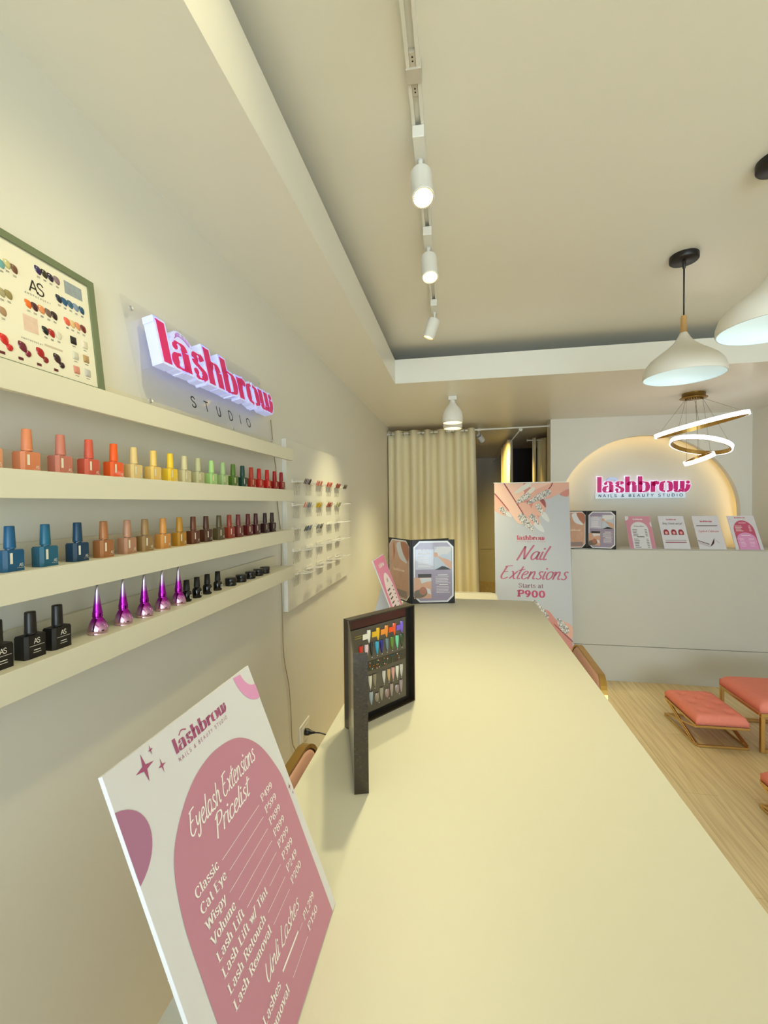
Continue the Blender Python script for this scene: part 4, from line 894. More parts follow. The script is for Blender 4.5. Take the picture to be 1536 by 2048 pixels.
for x, c in zip((0.0663, 0.080, 0.1097, 0.1259, 0.140, 0.1541, 0.1688), ((214, 206, 186), (140, 128, 104), (206, 200, 190), (196, 160, 110), (206, 150, 140), (220, 214, 200), (196, 192, 182))): tip(x, 0.0862, c, 0.0112, 0.031)
for x, c, k in zip((0.0689, 0.0872, 0.1013, 0.1198, 0.1346, 0.1536, 0.1673), ((160, 172, 182), (150, 134, 116), (160, 150, 130), (156, 124, 120), (164, 142, 134), (140, 122, 120), (158, 140, 140)), 'crcrcrc'): tip(x, 0.0478 if k == 'c' else 0.0445, c, 0.0115 if k == 'c' else 0.0145, 0.031 if k == 'c' else 0.021, 'coffin' if k == 'c' else 'round')
for x, c in zip((0.030, 0.045), ((210, 200, 180), (120, 110, 96))): tip(x, 0.0862, c, 0.0112, 0.031); tip(x, 0.0478, c, 0.0115, 0.031)
# beads spelling the name on the strip
beadc = [(230, 222, 206), (206, 70, 40), (214, 150, 50), (40, 110, 130), (90, 130, 50)]
BL = {'U': [(0, 4), (0, 3), (0, 2), (0.3, 1), (1, 0.4), (1.9, 0.4), (2.6, 1), (2.9, 2), (2.9, 3), (2.9, 4)], 'B': [(0, 0), (0, 1), (0, 2), (0, 3), (0, 4), (1, 4), (2, 3.6), (1, 2), (2, 2.4), (2.6, 1), (2, 0.2), (1, 0)], 'T': [(0, 4), (1, 4), (2, 4), (3, 4), (1.5, 3), (1.5, 2), (1.5, 1), (1.5, 0)], 'Y': [(0, 4), (0.6, 3.2), (1.5, 2.3), (2.4, 3.2), (3, 4), (1.5, 1.3), (1.5, 0.3)]}
cc = 0
for ch, x in zip('UBUTY', (0.0713, 0.0928, 0.1159, 0.1378, 0.1602)):
    m = {}
    for bx_, bz in BL[ch]:
        c = beadc[cc % 5] if ch != 'T' else beadc[3 if bz > 3.5 else 4]; cc += 1
        m.setdefault(c, MB()).lathe([(0, -0.0011), (0.0010, -0.0006), (0.0013, 0), (0.0010, 0.0006), (0, 0.0011)], 8, Mb @ Matrix.Translation((x-0.0060+bx_*0.0040, 0.1135+bz*0.0044, 0.0018)))
    first = None
    for c, q in m.items(): q.build('bead_letter', mat('bead_%d_%d_%d' % c, c, 0.2), t)
m = MB(); bars(m, 0.022, 0.042, (0.200, 0.195), 0.0016, Mb, 0.0006); m.build('gold_print', mat('gold_print', (176, 150, 60), 0.4), t)
m = MB()
for x in (0.0719, 0.0886, 0.1037, 0.1209, 0.1376, 0.155, 0.1711): m.flat(ellipse(x+0.001, 0.142, 0.0012, 0.0012, 8), Mb, 0.0006)
for x in (0.0663, 0.080, 0.1097, 0.1259, 0.140, 0.1541, 0.1688): m.flat(ellipse(x+0.001, 0.0672, 0.001, 0.001, 8), Mb, 0.0006)
for x in (0.094, 0.127, 0.161): m.flat(ellipse(x, 0.029, 0.001, 0.001, 8), Mb, 0.0006)
m.build('number_dots', whiteink_m, t)
la = math.radians(-125.4); Ml = Matrix.Rotation(la, 4, 'Z')
m = MB(); LW = 0.206
for lo, hi in (((0.001, -0.0015, 0), (LW, 0.001, BH)), ((LW-0.003, 0.001, 0), (LW, 0.0235, BH))):
    m.box([(lo[i]+hi[i])/2 for i in range(3)], [hi[i]-lo[i] for i in range(3)])
m.bm.transform(Ml @ Matrix.Translation((0.0015, -0.003, 0))); m.build('open_lid', boxtex_m, t)

# ================================================================== CHAIRS
def chair(label, x, y, rz):
    t = thing('upholstered_chair', label, 'chair', (x, y, 0), rz, 'blush chairs at the counter')   # faces local +X
    m = MB(); m.box((0.10, 0, 0.615), (0.36, 0.40, 0.07), 0.03, seg=4); m.build('seat', blush_m, t, smooth=True)
    # upright back, gently wrapped, with rounded upper corners and a gilt band round it
    hw, hz, r, z0 = 0.215, 0.925, 0.07, 0.66
    out = [(-hw+0.03, z0)] + [(-hw+r-r*math.cos(PI/2*k/8), hz-r+r*math.sin(PI/2*k/8)) for k in range(9)] + [(hw-r+r*math.sin(PI/2*k/8), hz-r+r*math.cos(PI/2*k/8)) for k in range(9)] + [(hw-0.03, z0)]
    wrap = lambda yy: 0.0 + 0.35*yy*yy
    m = MB(); n = len(out)
    for (u0, v0), (u1, v1) in zip(out, out[1:]+out[:1]):
        def P(u, v, k, dx): return Vector((-0.10 + dx + wrap(u), u*(1-k), (v-0.79)*(1-k)+0.79))
        q = [P(u0, v0, 0, -0.014), P(u1, v1, 0, -0.014), P(u1, v1, 0, 0.006), P(u0, v0, 0, 0.006)]
        k = 0.045; q2 = [P(u0, v0, k, -0.014), P(u1, v1, k, -0.014), P(u1, v1, k, 0.006), P(u0, v0, k, 0.006)]
        A = [m.bm.verts.new(p) for p in q]; B = [m.bm.verts.new(p) for p in q2]
        m.bm.faces.new(A); m.bm.faces.new(B[::-1]); m.bm.faces.new([A[3], A[2], B[2], B[3]]); m.bm.faces.new([A[1], A[0], B[0], B[1]])
    m.build('back_band', brass_m, t)
    m = MB(); ins = [(u*0.952, (v-0.79)*0.952+0.79) for u, v in out]
    bm = m.bm; lay = [(-0.010, 1.0), (0.004, 1.0), (0.012, 0.94), (0.018, 0.6), (0.018, 0.3)]; R_ = []
    for dx, s_ in lay: R_.append([bm.verts.new((-0.10+dx+wrap(u*s_), u*s_, (v-0.79)*s_+0.79)) for u, v in ins])
    for A, B in zip(R_, R_[1:]):
        for k in range(len(ins)): f = bm.faces.new([A[k], A[(k+1) % len(ins)], B[(k+1) % len(ins)], B[k]]); f.smooth = True
    f = bm.faces.new(R_[-1]); f.smooth = True; bm.faces.new(R_[0][::-1]); bmesh.ops.recalc_face_normals(bm, faces=bm.faces[:]); m.build('backrest', blush_m, t)
    for sx, sy in ((0.24, 0.16), (0.24, -0.16), (-0.06, 0.16), (-0.06, -0.16)): MB().tube([(sx, sy, 0.585), (sx*1.12-0.005, sy*1.1, 0.0)], [0.012, 0.008], 10).build('leg', brass_m, t)
    MB().tube([(0.256, -0.168, 0.25), (0.256, 0.168, 0.25), (-0.062, 0.168, 0.25), (-0.062, -0.168, 0.25)], 0.007, 8, closed=True).build('footrest', brass_m, t)
    for sy in (-0.12, 0.12): MB().tube([(-0.075, sy, 0.60), (-0.112, sy, 0.64), (-0.108, sy, 0.70)], 0.010, 8).build('back_post', brass_m, t)
    return t
chair('blush pink chair with gilt edge on the open floor side of the counter', 0.366, 1.665, PI-0.03)
chair('blush pink chair between the counter and the left wall', -0.278, 0.80, 0.0)

# ================================================================== FOOTSTOOLS AND BENCH
def cushion(m, x0, y0, x1, y1, z0, z1, tuft=None):
    nu, nv = 28, 28; cx, cy = (x0+x1)/2, (y0+y1)/2; hx, hy = (x1-x0)/2, (y1-y0)/2
    def sh(i): return -1+2*i
    def top(a, b):
        u, v = -1+2*a, -1+2*b
        e = max(0.0, 1-abs(u)**10)*max(0.0, 1-abs(v)**10); z = z0+(z1-z0)*(0.55+0.45*e**0.5)
        if tuft:
            for tu, tv in tuft: z -= 0.018*math.exp(-(((u-tu)*hx)**2+((v-tv)*hy)**2)/0.00034)
        return Vector((cx+u*hx*(1-0.02*(1-e)), cy+v*hy*(1-0.02*(1-e)), z))
    m.grid(top, nu, nv); bm = m.bm; bm.verts.ensure_lookup_table()
    V = list(bm.verts)[-(nu+1)*(nv+1):]; g = lambda i, j: V[i*(nv+1)+j]
    edge = [g(i, 0) for i in range(nu+1)] + [g(nu, j) for j in range(1, nv+1)] + [g(i, nv) for i in range(nu-1, -1, -1)] + [g(0, j) for j in range(nv-1, 0, -1)]
    low = [bm.verts.new((cx+(v.co.x-cx)*1.0, cy+(v.co.y-cy)*1.0, z0)) for v in edge]
    for k in range(len(edge)): f = bm.faces.new([edge[k], low[k], low[(k+1) % len(edge)], edge[(k+1) % len(edge)]]); f.smooth = True
    bm.faces.new(low); bmesh.ops.recalc_face_normals(bm, faces=bm.faces[:])
def footstool(label, x, y, rz):
    t = thing('footstool', label, 'footstool', (x, y, 0), rz, 'coral tufted footstools')
    w, d, zf = 0.30, 0.41, 0.133; s_ = 0.014
    tu = [(-0.5, -0.62), (0.5, -0.62), (-0.5, 0.0), (0.5, 0.0), (-0.5, 0.62), (0.5, 0.62), (0, -0.31), (0, 0.31)]
    m = MB(); cushion(m, 0.003, 0.003, w-0.003, d-0.003, zf+0.0005, zf+0.060, tu); c = m.build('cushion', coral_m, t)
    for u, v in tu: MB().lathe([(0, 0.0025), (0.004, 0.0018), (0.0055, 0), (0.004, -0.001)], 10, Matrix.Translation((w/2+u*w/2, d/2+v*d/2, zf+0.0435))).build('button', coral_m, c)
    m = MB(); h = s_/2
    for z in (h, zf-h):
        m.bar((h, h, z), (w-h, h, z), s_); m.bar((h, d-h, z), (w-h, d-h, z), s_); m.bar((h, s_, z), (h, d-s_, z), s_); m.bar((w-h, s_, z), (w-h, d-s_, z), s_)
    m.build('frame', gold_m, t)
    for x in (h, w-h):
        for off in (0.0, 0.05):
            MB().bar((x, s_+off, s_), (x, d-0.06-s_+off-0.0, zf-s_), 0.010).build('cross_bar', gold_m, t)
        MB().bar((x, s_, zf-s_), (x, d-s_, s_), 0.010).build('cross_bar', gold_m, t)
    return t
footstool('coral tufted footstool with crossed gold legs in front of the reception desk', 1.402, 2.86, 0.02)
footstool('coral tufted footstool cut off by the right edge of the photo, nearest the camera', 1.435, 1.945, 0.02)
t = thing('bench', 'larger coral bench with square gold legs right of the footstool', 'bench', (1.742, 2.848, 0), 0.0)
w, d, zf = 0.62, 0.42, 0.236; s_ = 0.022; h = s_/2
m = MB(); cushion(m, -0.006, 0.002, w+0.006, d+0.004, zf+0.0005, zf+0.075); m.build('cushion', coral_m, t)
m = MB(); z = zf-h
m.bar((0, h, z), (w, h, z), s_); m.bar((0, d-h, z), (w, d-h, z), s_); m.bar((h, s_, z), (h, d-s_, z), s_); m.bar((w-h, s_, z), (w-h, d-s_, z), s_); m.build('frame', gold_m, t)
for x in (h, w-h):
    for y in (h, d-h): MB().bar((x, y, 0), (x, y, zf-s_), s_).build('leg', gold_m, t)
m = MB(); m.bar((s_, h, h), (w-s_, h, h), s_); m.build('floor_rail', gold_m, t)
m = MB(); m.bar((s_, d-h, h), (w-s_, d-h, h), s_); m.build('floor_rail', gold_m, t)

# ================================================================== CEILING TRACK AND SPOT LAMPS
TA = 0.0207; tp = lambda y: -0.089-0.0207*y
t = thing('lighting_track', 'white lighting track running along the tray ceiling', 'track', (tp(0), 0, ZC), TA)
m = MB(); Y0, Y1_ = -0.9, 2.52
for y0, y1 in ((Y0, 1.075), (1.112, Y1_)):
    m.b2((-0.017, y0, -0.020), (-0.008, y1, 0)).b2((0.008, y0, -0.020), (0.017, y1, 0)).b2((-0.008, y0, -0.006), (0.008, y1, -0.001))
m.build('rail', metalw_m, t)
m = MB(); m.b2((-0.0195, 1.074, -0.023), (0.0195, 1.113, 0), 0.001).b2((-0.0075, 1.040, -0.018), (0.0075, 1.074, -0.007)).b2((-0.0075, 1.113, -0.018), (0.0075, 1.150, -0.007)); m.build('joiner', mat('track_grey', (205, 198, 186), 0.5), t)
for y in (1.050, 1.060, 1.130, 1.140, 0.93): MB().lathe([(0, -0.0185), (0.0022, -0.0185), (0.0022, -0.017)], 10, Matrix.Translation((0.0, y, 0.0 if y > 1 else 0.0115))).build('screw', black_m, t)
lens_m = mat('lamp_lens', (255, 236, 190), 0.3, emit=(255, 232, 176), strength=14.0)
lens_dim_m = mat('lamp_lens_edge_on', (255, 226, 150), 0.3, emit=(255, 224, 140), strength=6.0)
def track_head(label, y, axis, power, roll=0.0, lens=None, x=None, base_z=None, cone=105, blend=1.0, color=None):
    zt = (ZC-0.020) if base_z is None else base_z
    t = thing('track_spotlight', label, 'spotlight', (tp(y) if x is None else x, y, zt-0.0006), TA if x is None else 0.0, 'white track spotlights')
    MB().b2((-0.017, -0.052, -0.034), (0.017, 0.052, 0), 0.002).build('adapter', metalw_m, t)
    MB().tube([(0, 0.035, -0.033), (0, 0.036, -0.047), (0, 0.040, -0.064)], [0.010, 0.006, 0.006], 12).build('arm', metalw_m, t)
    ax = Vector(axis).normalized(); piv = Vector((0, 0.042, -0.066)); z = -ax; xx = z.orthogonal().normalized()
    M = Matrix((xx, z.cross(xx), z)).transposed().to_4x4(); M.translation = piv + ax*0.052
    r = 0.0335
    MB().lathe([(0, 0.052), (r*0.86, 0.052), (r*0.97, 0.046), (r, 0.038), (r, -0.046), (r*1.03, -0.048), (r*1.03, -0.052), (r*0.93, -0.052), (r*0.90, -0.044), (0, -0.044)], 36, M).build('housing', metalw_m, t)
    m = MB()
    for k in range(36):
        a = 2*PI*k/36; m.box((0, 0, 0), (0.0016, 0.003, 0.001), 0, M @ Matrix.Rotation(a, 4, 'Z') @ Matrix.Translation((r*0.90, 0, -0.0525)))
    m.build('grille_ring', mat('lamp_slots', (120, 96, 40), 0.5), t)
    MB().lathe([(0, -0.0490), (r*0.50, -0.0486), (r*0.76, -0.0470), (r*0.76, -0.0462), (0, -0.0462)], 32, M).build('lens', lens or lens_m, t)
    if power:
        lo = light('spot_beam', 'SPOT', t, M @ Vector((0, 0, -0.058)), power, color or WARM, spot_size=math.radians(cone), spot_blend=blend, shadow_soft_size=0.028)
        lo.rotation_euler = (-ax).to_track_quat('Z', 'Y').to_euler()
    return t
track_head('white track spotlight nearest the camera, glaring straight into it', 1.285, (0.13, -0.45, -1.42), SPOT_W, cone=70)
track_head('second white track spotlight, middle of the three in view', 1.735, (0.10, -0.40, -1.40), SPOT_W, cone=70)
track_head('third white track spotlight at the far end, tilted towards the left wall', 2.335, (-0.34, 0.05, -0.94), SPOT_W*1.5, lens=lens_dim_m, cone=58)
track_head('assumed white track spotlight over the near end of the ledges, above the frame', 0.62, (-0.42, 0.05, -0.90), SPOT_W*0.40)  # assumed lamp out of view, added to light the near ledges and wall
track_head('assumed white track spotlight nearest the shop front, above the frame, turned to the left fascia', 0.22, (-0.35, 0.47, -0.12), 9.0, cone=36)  # assumed lamp out of view, added for the light streak on the left fascia
# two bell lamps under the soffit
def bell_lamp(label, x, y):
    t = thing('ceiling_bell_lamp', label, 'ceiling lamp', (x, y, ZS-0.0005), 0, 'white bell lamps under the soffit')
    MB().b2((-0.033, -0.03, -0.030), (0.033, 0.03, 0), 0.003).build('base', metalw_m, t)
    m = MB(); m.lathe([(0.020, -0.030), (0.022, -0.045), (0.030, -0.062), (0.055, -0.090), (0.074, -0.125), (0.080, -0.160), (0.080, -0.195), (0.076, -0.210), (0.074, -0.209), (0.077, -0.195), (0.077, -0.160), (0.071, -0.127), (0.053, -0.094), (0.02, -0.07), (0, -0.068)], 40); m.build('shade', metalw_m, t)
    MB().lathe([(0, -0.196), (0.060, -0.196), (0.072, -0.193), (0.072, -0.190), (0, -0.190)], 32).build('diffuser', mat('bell_diffuser', (255, 240, 205), 0.4, emit=(255, 232, 185), strength=5.0), t)
    lo = light('lamp_beam', 'SPOT', t, (0, 0, -0.215), DOWN_W, WARM, spot_size=math.radians(110), spot_blend=1.0, shadow_soft_size=0.06)
bell_lamp('white bell shaped ceiling lamp nearer the camera under the soffit', -0.062, 3.435)
bell_lamp('white bell shaped ceiling lamp just behind the nearer one', -0.066, 3.70)
# spotlight beyond the curtain
track_head('white spotlight on the ceiling behind the curtain edge', 5.0, (0.42, 0.80, -0.50), 240.0, x=0.205, base_z=ZS, lens=lens_dim_m, cone=70, color=(1.0, 0.72, 0.20))

# ================================================================== PENDANTS AND RING CHANDELIER
pend_in = mat('pendant_inside', (224, 236, 238), 0.35)
def pendant(label, x, y):
    t = thing('pendant_lamp', label, 'pendant lamp', (x, y, ZC), 0, 'white pendant lamps')
    MB().lathe([(0, 0), (0.056, 0), (0.057, -0.003), (0.057, -0.022), (0.054, -0.026), (0, -0.026)], 40).build('canopy', mat('pendant_black', (22, 14, 14), 0.4), t)
    MB().lathe([(0, -0.026), (0.007, -0.026), (0.006, -0.055), (0.003, -0.060)], 14).build('cord_grip', black_m, t)
    MB().tube([(0, 0, -0.05), (0, 0, -0.278)], 0.0032, 8).build('cord', black_m, t)
    MB().lathe([(0, -0.268), (0.010, -0.268), (0.0125, -0.276), (0.012, -0.30), (0.0135, -0.345), (0, -0.345)], 20).build('wood_neck', wood_m, t)
    out = [(0.0135, -0.343), (0.018, -0.352), (0.026, -0.368), (0.042, -0.390), (0.068, -0.414), (0.100, -0.438), (0.130, -0.462), (0.150, -0.488), (0.159, -0.515), (0.160, -0.536), (0.158, -0.540)]
    MB().lathe(out, 48).build('shade', mat('pendant_white', (236, 232, 224), 0.42), t)
    inn = [(r-0.003, z-0.002 if i < len(out)-2 else z) for i, (r, z) in enumerate(out)][::-1]; inn[-1] = (0.0, -0.352)
    MB().lathe([(0.158, -0.5402)] + inn, 48).build('shade_lining', pend_in, t)
    MB().lathe([(0, -0.378), (0.014, -0.380), (0.014, -0.405), (0.028, -0.430), (0.032, -0.452), (0.026, -0.474), (0, -0.484)], 24).build('bulb', mat('cool_bulb', (240, 250, 255), 0.3, emit=(215, 242, 255), strength=1.1), t)
    light('bulb_light', 'POINT', t, (0, 0, -0.50), PEND_W, (0.90, 0.97, 1.0), shadow_soft_size=0.03)
pendant('white pendant lamp with wooden neck above the footstools, fully in view', 0.990, 2.140)
pendant('white pendant lamp cut off by the right edge of the photo', 1.012, 1.600)
CX, CY = 1.80, 3.735
t = thing('ring_chandelier', 'chandelier of three glowing tilted rings above the reception desk', 'chandelier', (CX, CY, ZS), 0)
MB().lathe([(0, 0), (0.077, 0), (0.078, -0.004), (0.078, -0.034), (0.092, -0.036), (0.092, -0.040), (0, -0.040)], 44).build('canopy', bronze_m, t)
m = MB()
for k in range(9): a = PI*1.0+0.2+k*0.28; m.lathe([(0, -0.060), (0.004, -0.058), (0.006, -0.040)], 10, Matrix.Translation((0.060*math.cos(a), 0.060*math.sin(a), 0)))
m.build('cord_grips', bronze_m, t)
ringw_m = mat('ring_led', (255, 250, 250), 0.3, emit=(255, 248, 246), strength=7.0)
eye = Vector((0, 0, 1.5))
def ring(c, e, R_, s_, hh=0.016):
    C_ = Vector(c); v = (C_-eye).normalized(); u = Vector(e); u = (u - v*u.dot(v)).normalized(); w = u.cross(v)
    if w.z < 0: w = -w
    m_ = w*s_ - v*math.sqrt(1-s_*s_); nrm = u.cross(m_).normalized()
    if nrm.z < 0: nrm = -nrm
    off = C_ - Vector((CX, CY, ZS)); N = 72
    pt = lambda k, r, h_: off + (u*math.cos(2*PI*k/N) + m_*math.sin(2*PI*k/N))*r + nrm*h_
    def band(r0, r1, h0, h1):
        m = MB(); V = [[m.bm.verts.new(pt(k, r, h_)) for k in range(N)] for r, h_ in ((r0, h0), (r1, h0), (r1, h1), (r0, h1))]
        for q in range(4):
            for k in range(N): f = m.bm.faces.new([V[q][k], V[q][(k+1) % N], V[(q+1) % 4][(k+1) % N], V[(q+1) % 4][k]])
        bmesh.ops.recalc_face_normals(m.bm, faces=m.bm.faces[:]); return m
    o = band(R_-0.010, R_-0.001, -hh, hh).build('ring', brass_m, t); band(R_-0.001, R_+0.007, -hh*0.95, hh*0.95).build('led_band', ringw_m, o)
    return [pt(k, R_-0.006, hh) for k in (N//12, N//2-N//12, N*3//4)], o
t_pts = []
for c, e, R_, s_ in (((1.8425, 3.731, 2.092), (0.602, 0, 0.154), 0.300, 0.055), ((1.8478, 3.731, 1.936), (0.41, 0, -0.055), 0.198, 0.30), ((1.8394, 3.731, 1.830), (0.20, 0, 0.072), 0.098, -0.10)):
    p3, o = ring(c, e, R_, s_); t_pts += p3
for i, p in enumerate(t_pts):
    a = math.atan2(p.y, p.x); MB().tube([(0.060*math.cos(a), 0.060*math.sin(a), -0.050), p], 0.0011, 5).build('cable', mat('cable_grey', (150, 134, 110), 0.4, metal=0.5), t)

# ================================================================== SIGN ON THE ARCH
Msn = frame(None, (1, 0, 0), (0, 0, 1), (1.372, 4.7595, 1.532))
t = thing('backlit_wall_sign', 'pink backlit studio sign mounted inside the lit arch', 'sign', M=Msn)
k_ = 4.70/4.6; SWd = 0.875
MB().b2((0.0, 0.0, 0.012), (SWd*0.955, 0.056, 0.040), 0.002).build('base_bar', mat('sign_bar_glow', (225, 238, 250), 0.4, emit=(200, 228, 250), strength=0.35), t)
items, wd = strokes('lashbrow', 'logo', 0, 0, 0.158, 'l'); sx = SWd/wd; Mx = Matrix.Translation((0.006, 0.064, 0)) @ Matrix.Diagonal((sx, 1, 1, 1))
m = MB(); emit_solid(m, items, Mx, 0.012, 0.040, pad=0.0075); m.build('letter_block', mat('sign_letter_glow', (245, 240, 252), 0.4, emit=(235, 225, 250), strength=0.45), t)
brow = catmull([Vector(p) for p in ((0.105, 0.122), (0.130, 0.142), (0.170, 0.140), (0.198, 0.124))], 5)
m = MB(); emit_solid(m, [('R', brow, [0.020]*len(brow))], Mx, 0.012, 0.036); m.build('brow_mark', mat('sign_brow_glow', (190, 206, 246), 0.4, emit=(170, 196, 246), strength=0.4), t)
m = MB(); emit_solid(m, items, Mx, 0.040, 0.042, pad=0.0005); m.build('pink_letters', mat('desk_sign_pink', (206, 30, 122), 0.4, emit=(206, 30, 122), strength=0.25), t)
m = MB(); text(m, 'NAILS & BEAUTY STUDIO', 'sans_bold', SWd*0.4775, 0.015, 0.028, I4, 0.0410, 'c', SWd*0.90); m.build('lettering', mat('sign_violet', (70, 56, 110), 0.5), t)
for x in (0.06, 0.42, 0.78): MB().lathe([(0, 0.0), (0.006, 0.0), (0.006, 0.013), (0, 0.013)], 10, Matrix.Translation((x, 0.028, 0))).build('standoff', mat('steel', (214, 212, 206), 0.35, metal=0.3), t)

# ================================================================== BANNER
vb = Vector((0, 0.172, 1.640)); Mbn = frame(None, (1, 0, 0), vb, (0.281, 3.600, 0.028))
BWd, BHt = 0.606, 1.645
t = thing('banner_stand', 'tall nail extensions banner stand beside the reception desk', 'banner', M=Mbn)
MB().b2((0, 0, -0.001), (BWd, BHt, 0)).build('printed_sheet', mat('banner_vinyl', (190, 192, 200), 0.45), t)
MB().b2((-0.004, BHt, -0.006), (BWd+0.004, BHt+0.008, 0.002), 0.001).build('top_rail', metalw_m, t)
MB().b2((-0.004, -0.026, -0.05), (BWd+0.004, 0.0, 0.05), 0.004).build('base_case', mat('alu', (190, 188, 184), 0.35, metal=0.8), t)
MB().tube([(BWd/2, -0.01, -0.02), (BWd/2, BHt, -0.012)], 0.007, 8).build('support_pole', mat('alu', (190, 188, 184), 0.35, metal=0.8), t)
def bp(px, py):                                                    # banner print, traced on a 1366 units-per-metre grid from its upper left corner
    u = (px-98-0.0167*(py-100))/(820+0.0284*(py-100))*BWd; return (u, BHt-(py-100)/1366.0)
def bpoly(pts, m_, w, name, smooth=True, n=4):
    P = [Vector(bp(*p)) for p in pts]; P = catmull(P, n, True) if smooth else P
    mb = MB(); mb.flat(clip_poly([(p.x, p.y) for p in P], 0.0005, 0.0005, BWd-0.0005, BHt-0.0005), I4, w); return mb.build(name, m_, t)
s1 = mat('print_skin_light', (238, 196, 178), 0.45); s2 = mat('print_skin_mid', (226, 172, 154), 0.45); s3 = mat('print_skin_rose', (206, 136, 124), 0.45); s4 = mat('print_skin_line', (150, 70, 66), 0.45); nw = mat('print_nail_pale', (226, 220, 210), 0.4); nl = mat('print_nail_faint', (214, 214, 214), 0.4)
bpoly([(98, 215), (98, 392), (140, 440), (210, 474), (268, 462), (252, 392), (170, 290)], s2, 0.0004, 'printed_finger')
bpoly([(205, 98), (330, 280), (420, 440), (500, 560), (560, 596), (612, 580), (600, 500), (678, 385), (660, 300), (600, 250), (700, 180), (745, 98)], s3, 0.0004, 'printed_palm', n=3)
bpoly([(560, 300), (640, 290), (680, 380), (640, 460), (590, 480), (520, 400)], s2, 0.0007, 'printed_finger')
bpoly([(470, 330), (520, 400), (600, 510), (610, 580), (555, 594), (490, 545), (400, 420), (380, 340)], s2, 0.0008, 'printed_finger')
bpoly([(450, 98), (560, 180), (690, 170), (745, 98)], s1, 0.0008, 'printed_finger', n=3)
bpoly([(215, 98), (300, 240), (345, 315), (420, 250), (430, 190), (340, 200), (430, 98)], s1, 0.0008, 'printed_finger', n=3)
bpoly([(98, 98), (98, 215), (230, 375), (318, 500), (372, 566), (430, 574), (445, 540), (400, 430), (318, 290), (205, 98)], s1, 0.0010, 'printed_finger', n=3)
bpoly([(200, 98), (216, 98), (330, 285), (440, 470), (430, 474), (318, 290)], s4, 0.0012, 'printed_line', n=3)
bpoly([(98, 205), (98, 222), (180, 320), (260, 420), (262, 408), (180, 300)], s4, 0.0012, 'printed_line', n=3)
bpoly([(745, 98), (918, 86), (918, 160), (800, 235), (690, 290), (630, 262), (590, 232), (680, 180)], s2, 0.0013, 'printed_finger', n=3)
bpoly([(745, 96), (700, 175), (570, 250), (480, 300), (440, 275), (560, 180), (650, 140)], s2, 0.0012, 'printed_finger', n=3)
bpoly([(740, 92), (752, 92), (705, 180), (560, 262), (480, 320), (470, 315), (560, 250), (695, 172)], s4, 0.0014, 'printed_line', n=3)
bpoly([(820, 232), (918, 176), (918, 250), (880, 264)], s3, 0.0012, 'printed_finger')
bpoly([(600, 290), (655, 295), (675, 385), (640, 350)], s4, 0.0011, 'printed_line')
def bnail(a, b, w, m_, lv=0.0016):
    ax, ay = bp(*a); bx_, by = bp(*b); A = Vector((ax, ay)); B = Vector((bx_, by)); d = (B-A); L = d.length; d.normalize(); n_ = Vector((-d.y, d.x)); w = w/1366
    P = catmull([A + n_*w*0.35, A + d*L*0.3 + n_*w*0.5, A + d*L*0.75 + n_*w*0.34, B, A + d*L*0.75 - n_*w*0.34, A + d*L*0.3 - n_*w*0.5, A - n_*w*0.35], 4, True)
    mb = MB(); mb.flat(clip_poly([(p.x, p.y) for p in P], 0.0005, 0.0005, BWd-0.0005, BHt-0.0005), I4, lv); mb.build('printed_nail', m_, t)
bnail((500, 108), (325, 220), 56, nw); bnail((545, 160), (440, 250), 46, nw, 0.0017); bnail((495, 232), (346, 330), 66, silver_print_m, 0.0018); bnail((715, 200), (462, 342), 74, silver_print_m, 0.0019); bnail((390, 470), (546, 664), 84, silver_print_m, 0.0019)
bnail((505, 470), (600, 585), 62, silver_print_m, 0.0018); bnail((560, 560), (660, 668), 66, nl, 0.0015); bnail((578, 350), (640, 465), 56, silver_print_m, 0.0018); bnail((640, 450), (712, 552), 60, nl, 0.0015); bnail((168, 380), (250, 472), 62, silver_print_m, 0.0018); bnail((230, 440), (300, 500), 46, nl, 0.0015)
bpoly([(660, 1540), (730, 1556), (800, 1640), (980, 1830), (985, 2200), (900, 2010), (760, 1760), (690, 1650)], s3, 0.0004, 'printed_finger', n=3)
bpoly([(840, 1650), (905, 1665), (985, 1715), (985, 1850), (900, 1780)], s2, 0.0006, 'printed_finger', n=3)
bpoly([(800, 1700), (985, 1862), (985, 1878), (800, 1716)], s4, 0.0008, 'printed_line', n=3)
bnail((700, 1640), (545, 1430), 84, silver_print_m, 0.0019); bnail((930, 1780), (820, 1630), 78, silver_print_m, 0.0019)
sc = 1/1366.0
def btext(txt, style, px, py, size, w_, m_, name, width=None, align='c'):
    mb = MB(); x, y = bp(px, py); text(mb, txt, style, x, y, size*sc, I4, w_, align, width*sc if width else None); mb.build(name, m_, t)
btext('lashbrow', 'logo', 514, 758, 54, 0.0005, mat('banner_red', (192, 60, 78), 0.45), 'logo_print', 306)
btext('NAILS & BEAUTY STUDIO', 'sans_wide', 518, 782, 12, 0.0005, mat('banner_red', (192, 60, 78), 0.45), 'logo_print', 316)
btext('Nail', 'script_bold', 522, 984, 138, 0.0005, mat('banner_rose_ink', (178, 86, 112), 0.45), 'printed_text', 320)
btext('Extensions', 'script_bold', 536, 1204, 132, 0.0005, mat('banner_rose_ink', (178, 86, 112), 0.45), 'printed_text', 735)
btext('Starts at', 'serif_light', 521, 1298, 46, 0.0005, mat('banner_plum_ink', (134, 76, 98), 0.45), 'printed_text', 270)
btext('P900', 'fat', 528, 1402, 72, 0.0005, mat('banner_magenta_ink', (184, 50, 96), 0.45), 'printed_text', 296)

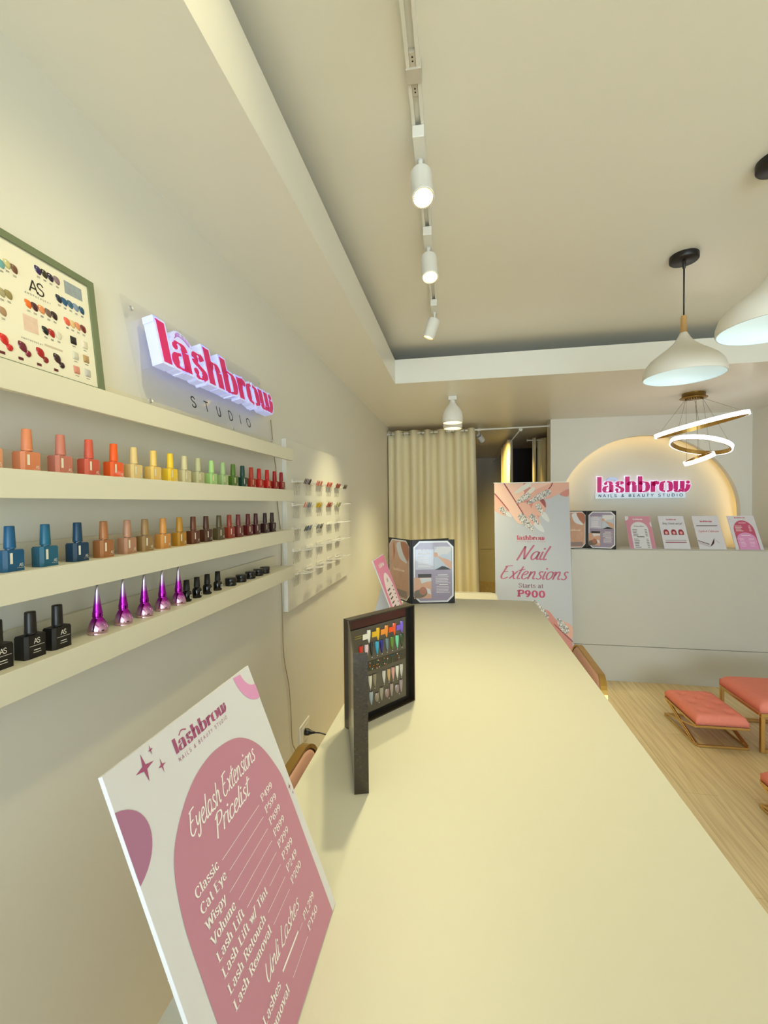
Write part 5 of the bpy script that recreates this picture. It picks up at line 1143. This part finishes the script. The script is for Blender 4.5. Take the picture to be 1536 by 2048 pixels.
# ================================================================== CURTAINS
def rod(label, a, b, r=0.009, rings=None):
    t = thing('curtain_rod', label, 'curtain rod', a); d = Vector(b)-Vector(a)
    MB().tube([(0, 0, 0), d], r, 12).build('pole', metalw_m, t)
    for f in (0.004, 0.996): MB().lathe([(0, -0.004), (0.02, -0.004), (0.02, 0.004), (0, 0.004)], 16, Matrix.Translation(d*f) @ d.to_track_quat('Z', 'Y').to_matrix().to_4x4()).build('end_flange', metalw_m, t)
    return t
def curtain(label, path, z0, z1, folds, amp, flare=1.0, thick=0.002, seed=0):
    """path: list of (x, y) along which it hangs; pleats swing to both sides"""
    rr = random.Random(seed); P = [Vector(p) for p in path]; a, b = P[0], P[-1]; d = (b-a); L = d.length; d.normalize(); n = Vector((-d.y, d.x)); o = Vector((a.x, a.y, 0))
    ph = [rr.uniform(-0.5, 0.5) for _ in range(folds+2)]; am = [rr.uniform(0.75, 1.2) for _ in range(folds*2+4)]
    def fn(u, v):
        s_ = u*folds*2*PI; z = z1 + (z0-z1)*v
        k = int(u*folds*2) % len(am); A = amp*(0.9+0.35*v)*(am[k]*(1-(u*folds*2 % 1)) + am[(k+1) % len(am)]*(u*folds*2 % 1))
        off = math.sin(s_ + 0.35*math.sin(s_*0.37+v*1.3) + 0.25*v*ph[int(u*folds) % len(ph)])
        off = math.copysign(abs(off)**0.75, off)
        al = u*L*(1 + (flare-1)*v*u); q = d*al + n*(off*A)
        return Vector((q.x, q.y, z))
    m = MB(); m.grid(fn, folds*18, 22); ob = m.build('curtain', curtain_m); ob.location = o; solidify(ob, thick, 0.0)
    return tag(ob, label, 'curtain')
rod('white curtain rod across the passage at the back', (XL, 4.640, 2.262), (0.905, 4.640, 2.286))
c = curtain('cream pleated curtain drawn across the passage at the back', [(-0.785, 4.64), (0.155, 4.64)], 0.02, 2.295, 6, 0.044, 1.055, seed=3)
grom = mat('nickel', (170, 160, 140), 0.3, metal=1.0)
for k in range(14):
    u = (k+0.5)/14*0.985; x = 0.94*u; m = MB(); m.tube([(x, 0.020*math.cos(a), 0.018*math.sin(a) + 2.264 + 0.0135*u) for a in [2*PI*q/16 for q in range(16)]], 0.0035, 6, closed=True); m.build('eyelet', grom, c)
rod('white curtain rod running deep into the passage', (0.622, 4.665, 2.268), (0.612, 8.3, 2.268), 0.007)
curtain('gathered cream curtain glowing in the spotlight beyond the rod', [(0.622, 5.62), (0.618, 6.55)], 0.02, 2.30, 6, 0.040, 1.0, seed=5)
rod('short curtain rod in the dark cubicle', (0.80, 5.48, 2.262), (1.55, 5.48, 2.262), 0.007)
curtain('narrow olive curtain hanging in the dark cubicle', [(0.868, 5.50), (0.905, 5.47)], 0.02, 2.29, 1, 0.020, 1.0, seed=6)
curtain('wider shadowed curtain in the dark cubicle by the wall edge', [(0.925, 5.48), (1.40, 5.48)], 0.02, 2.285, 4, 0.035, 1.0, seed=8)
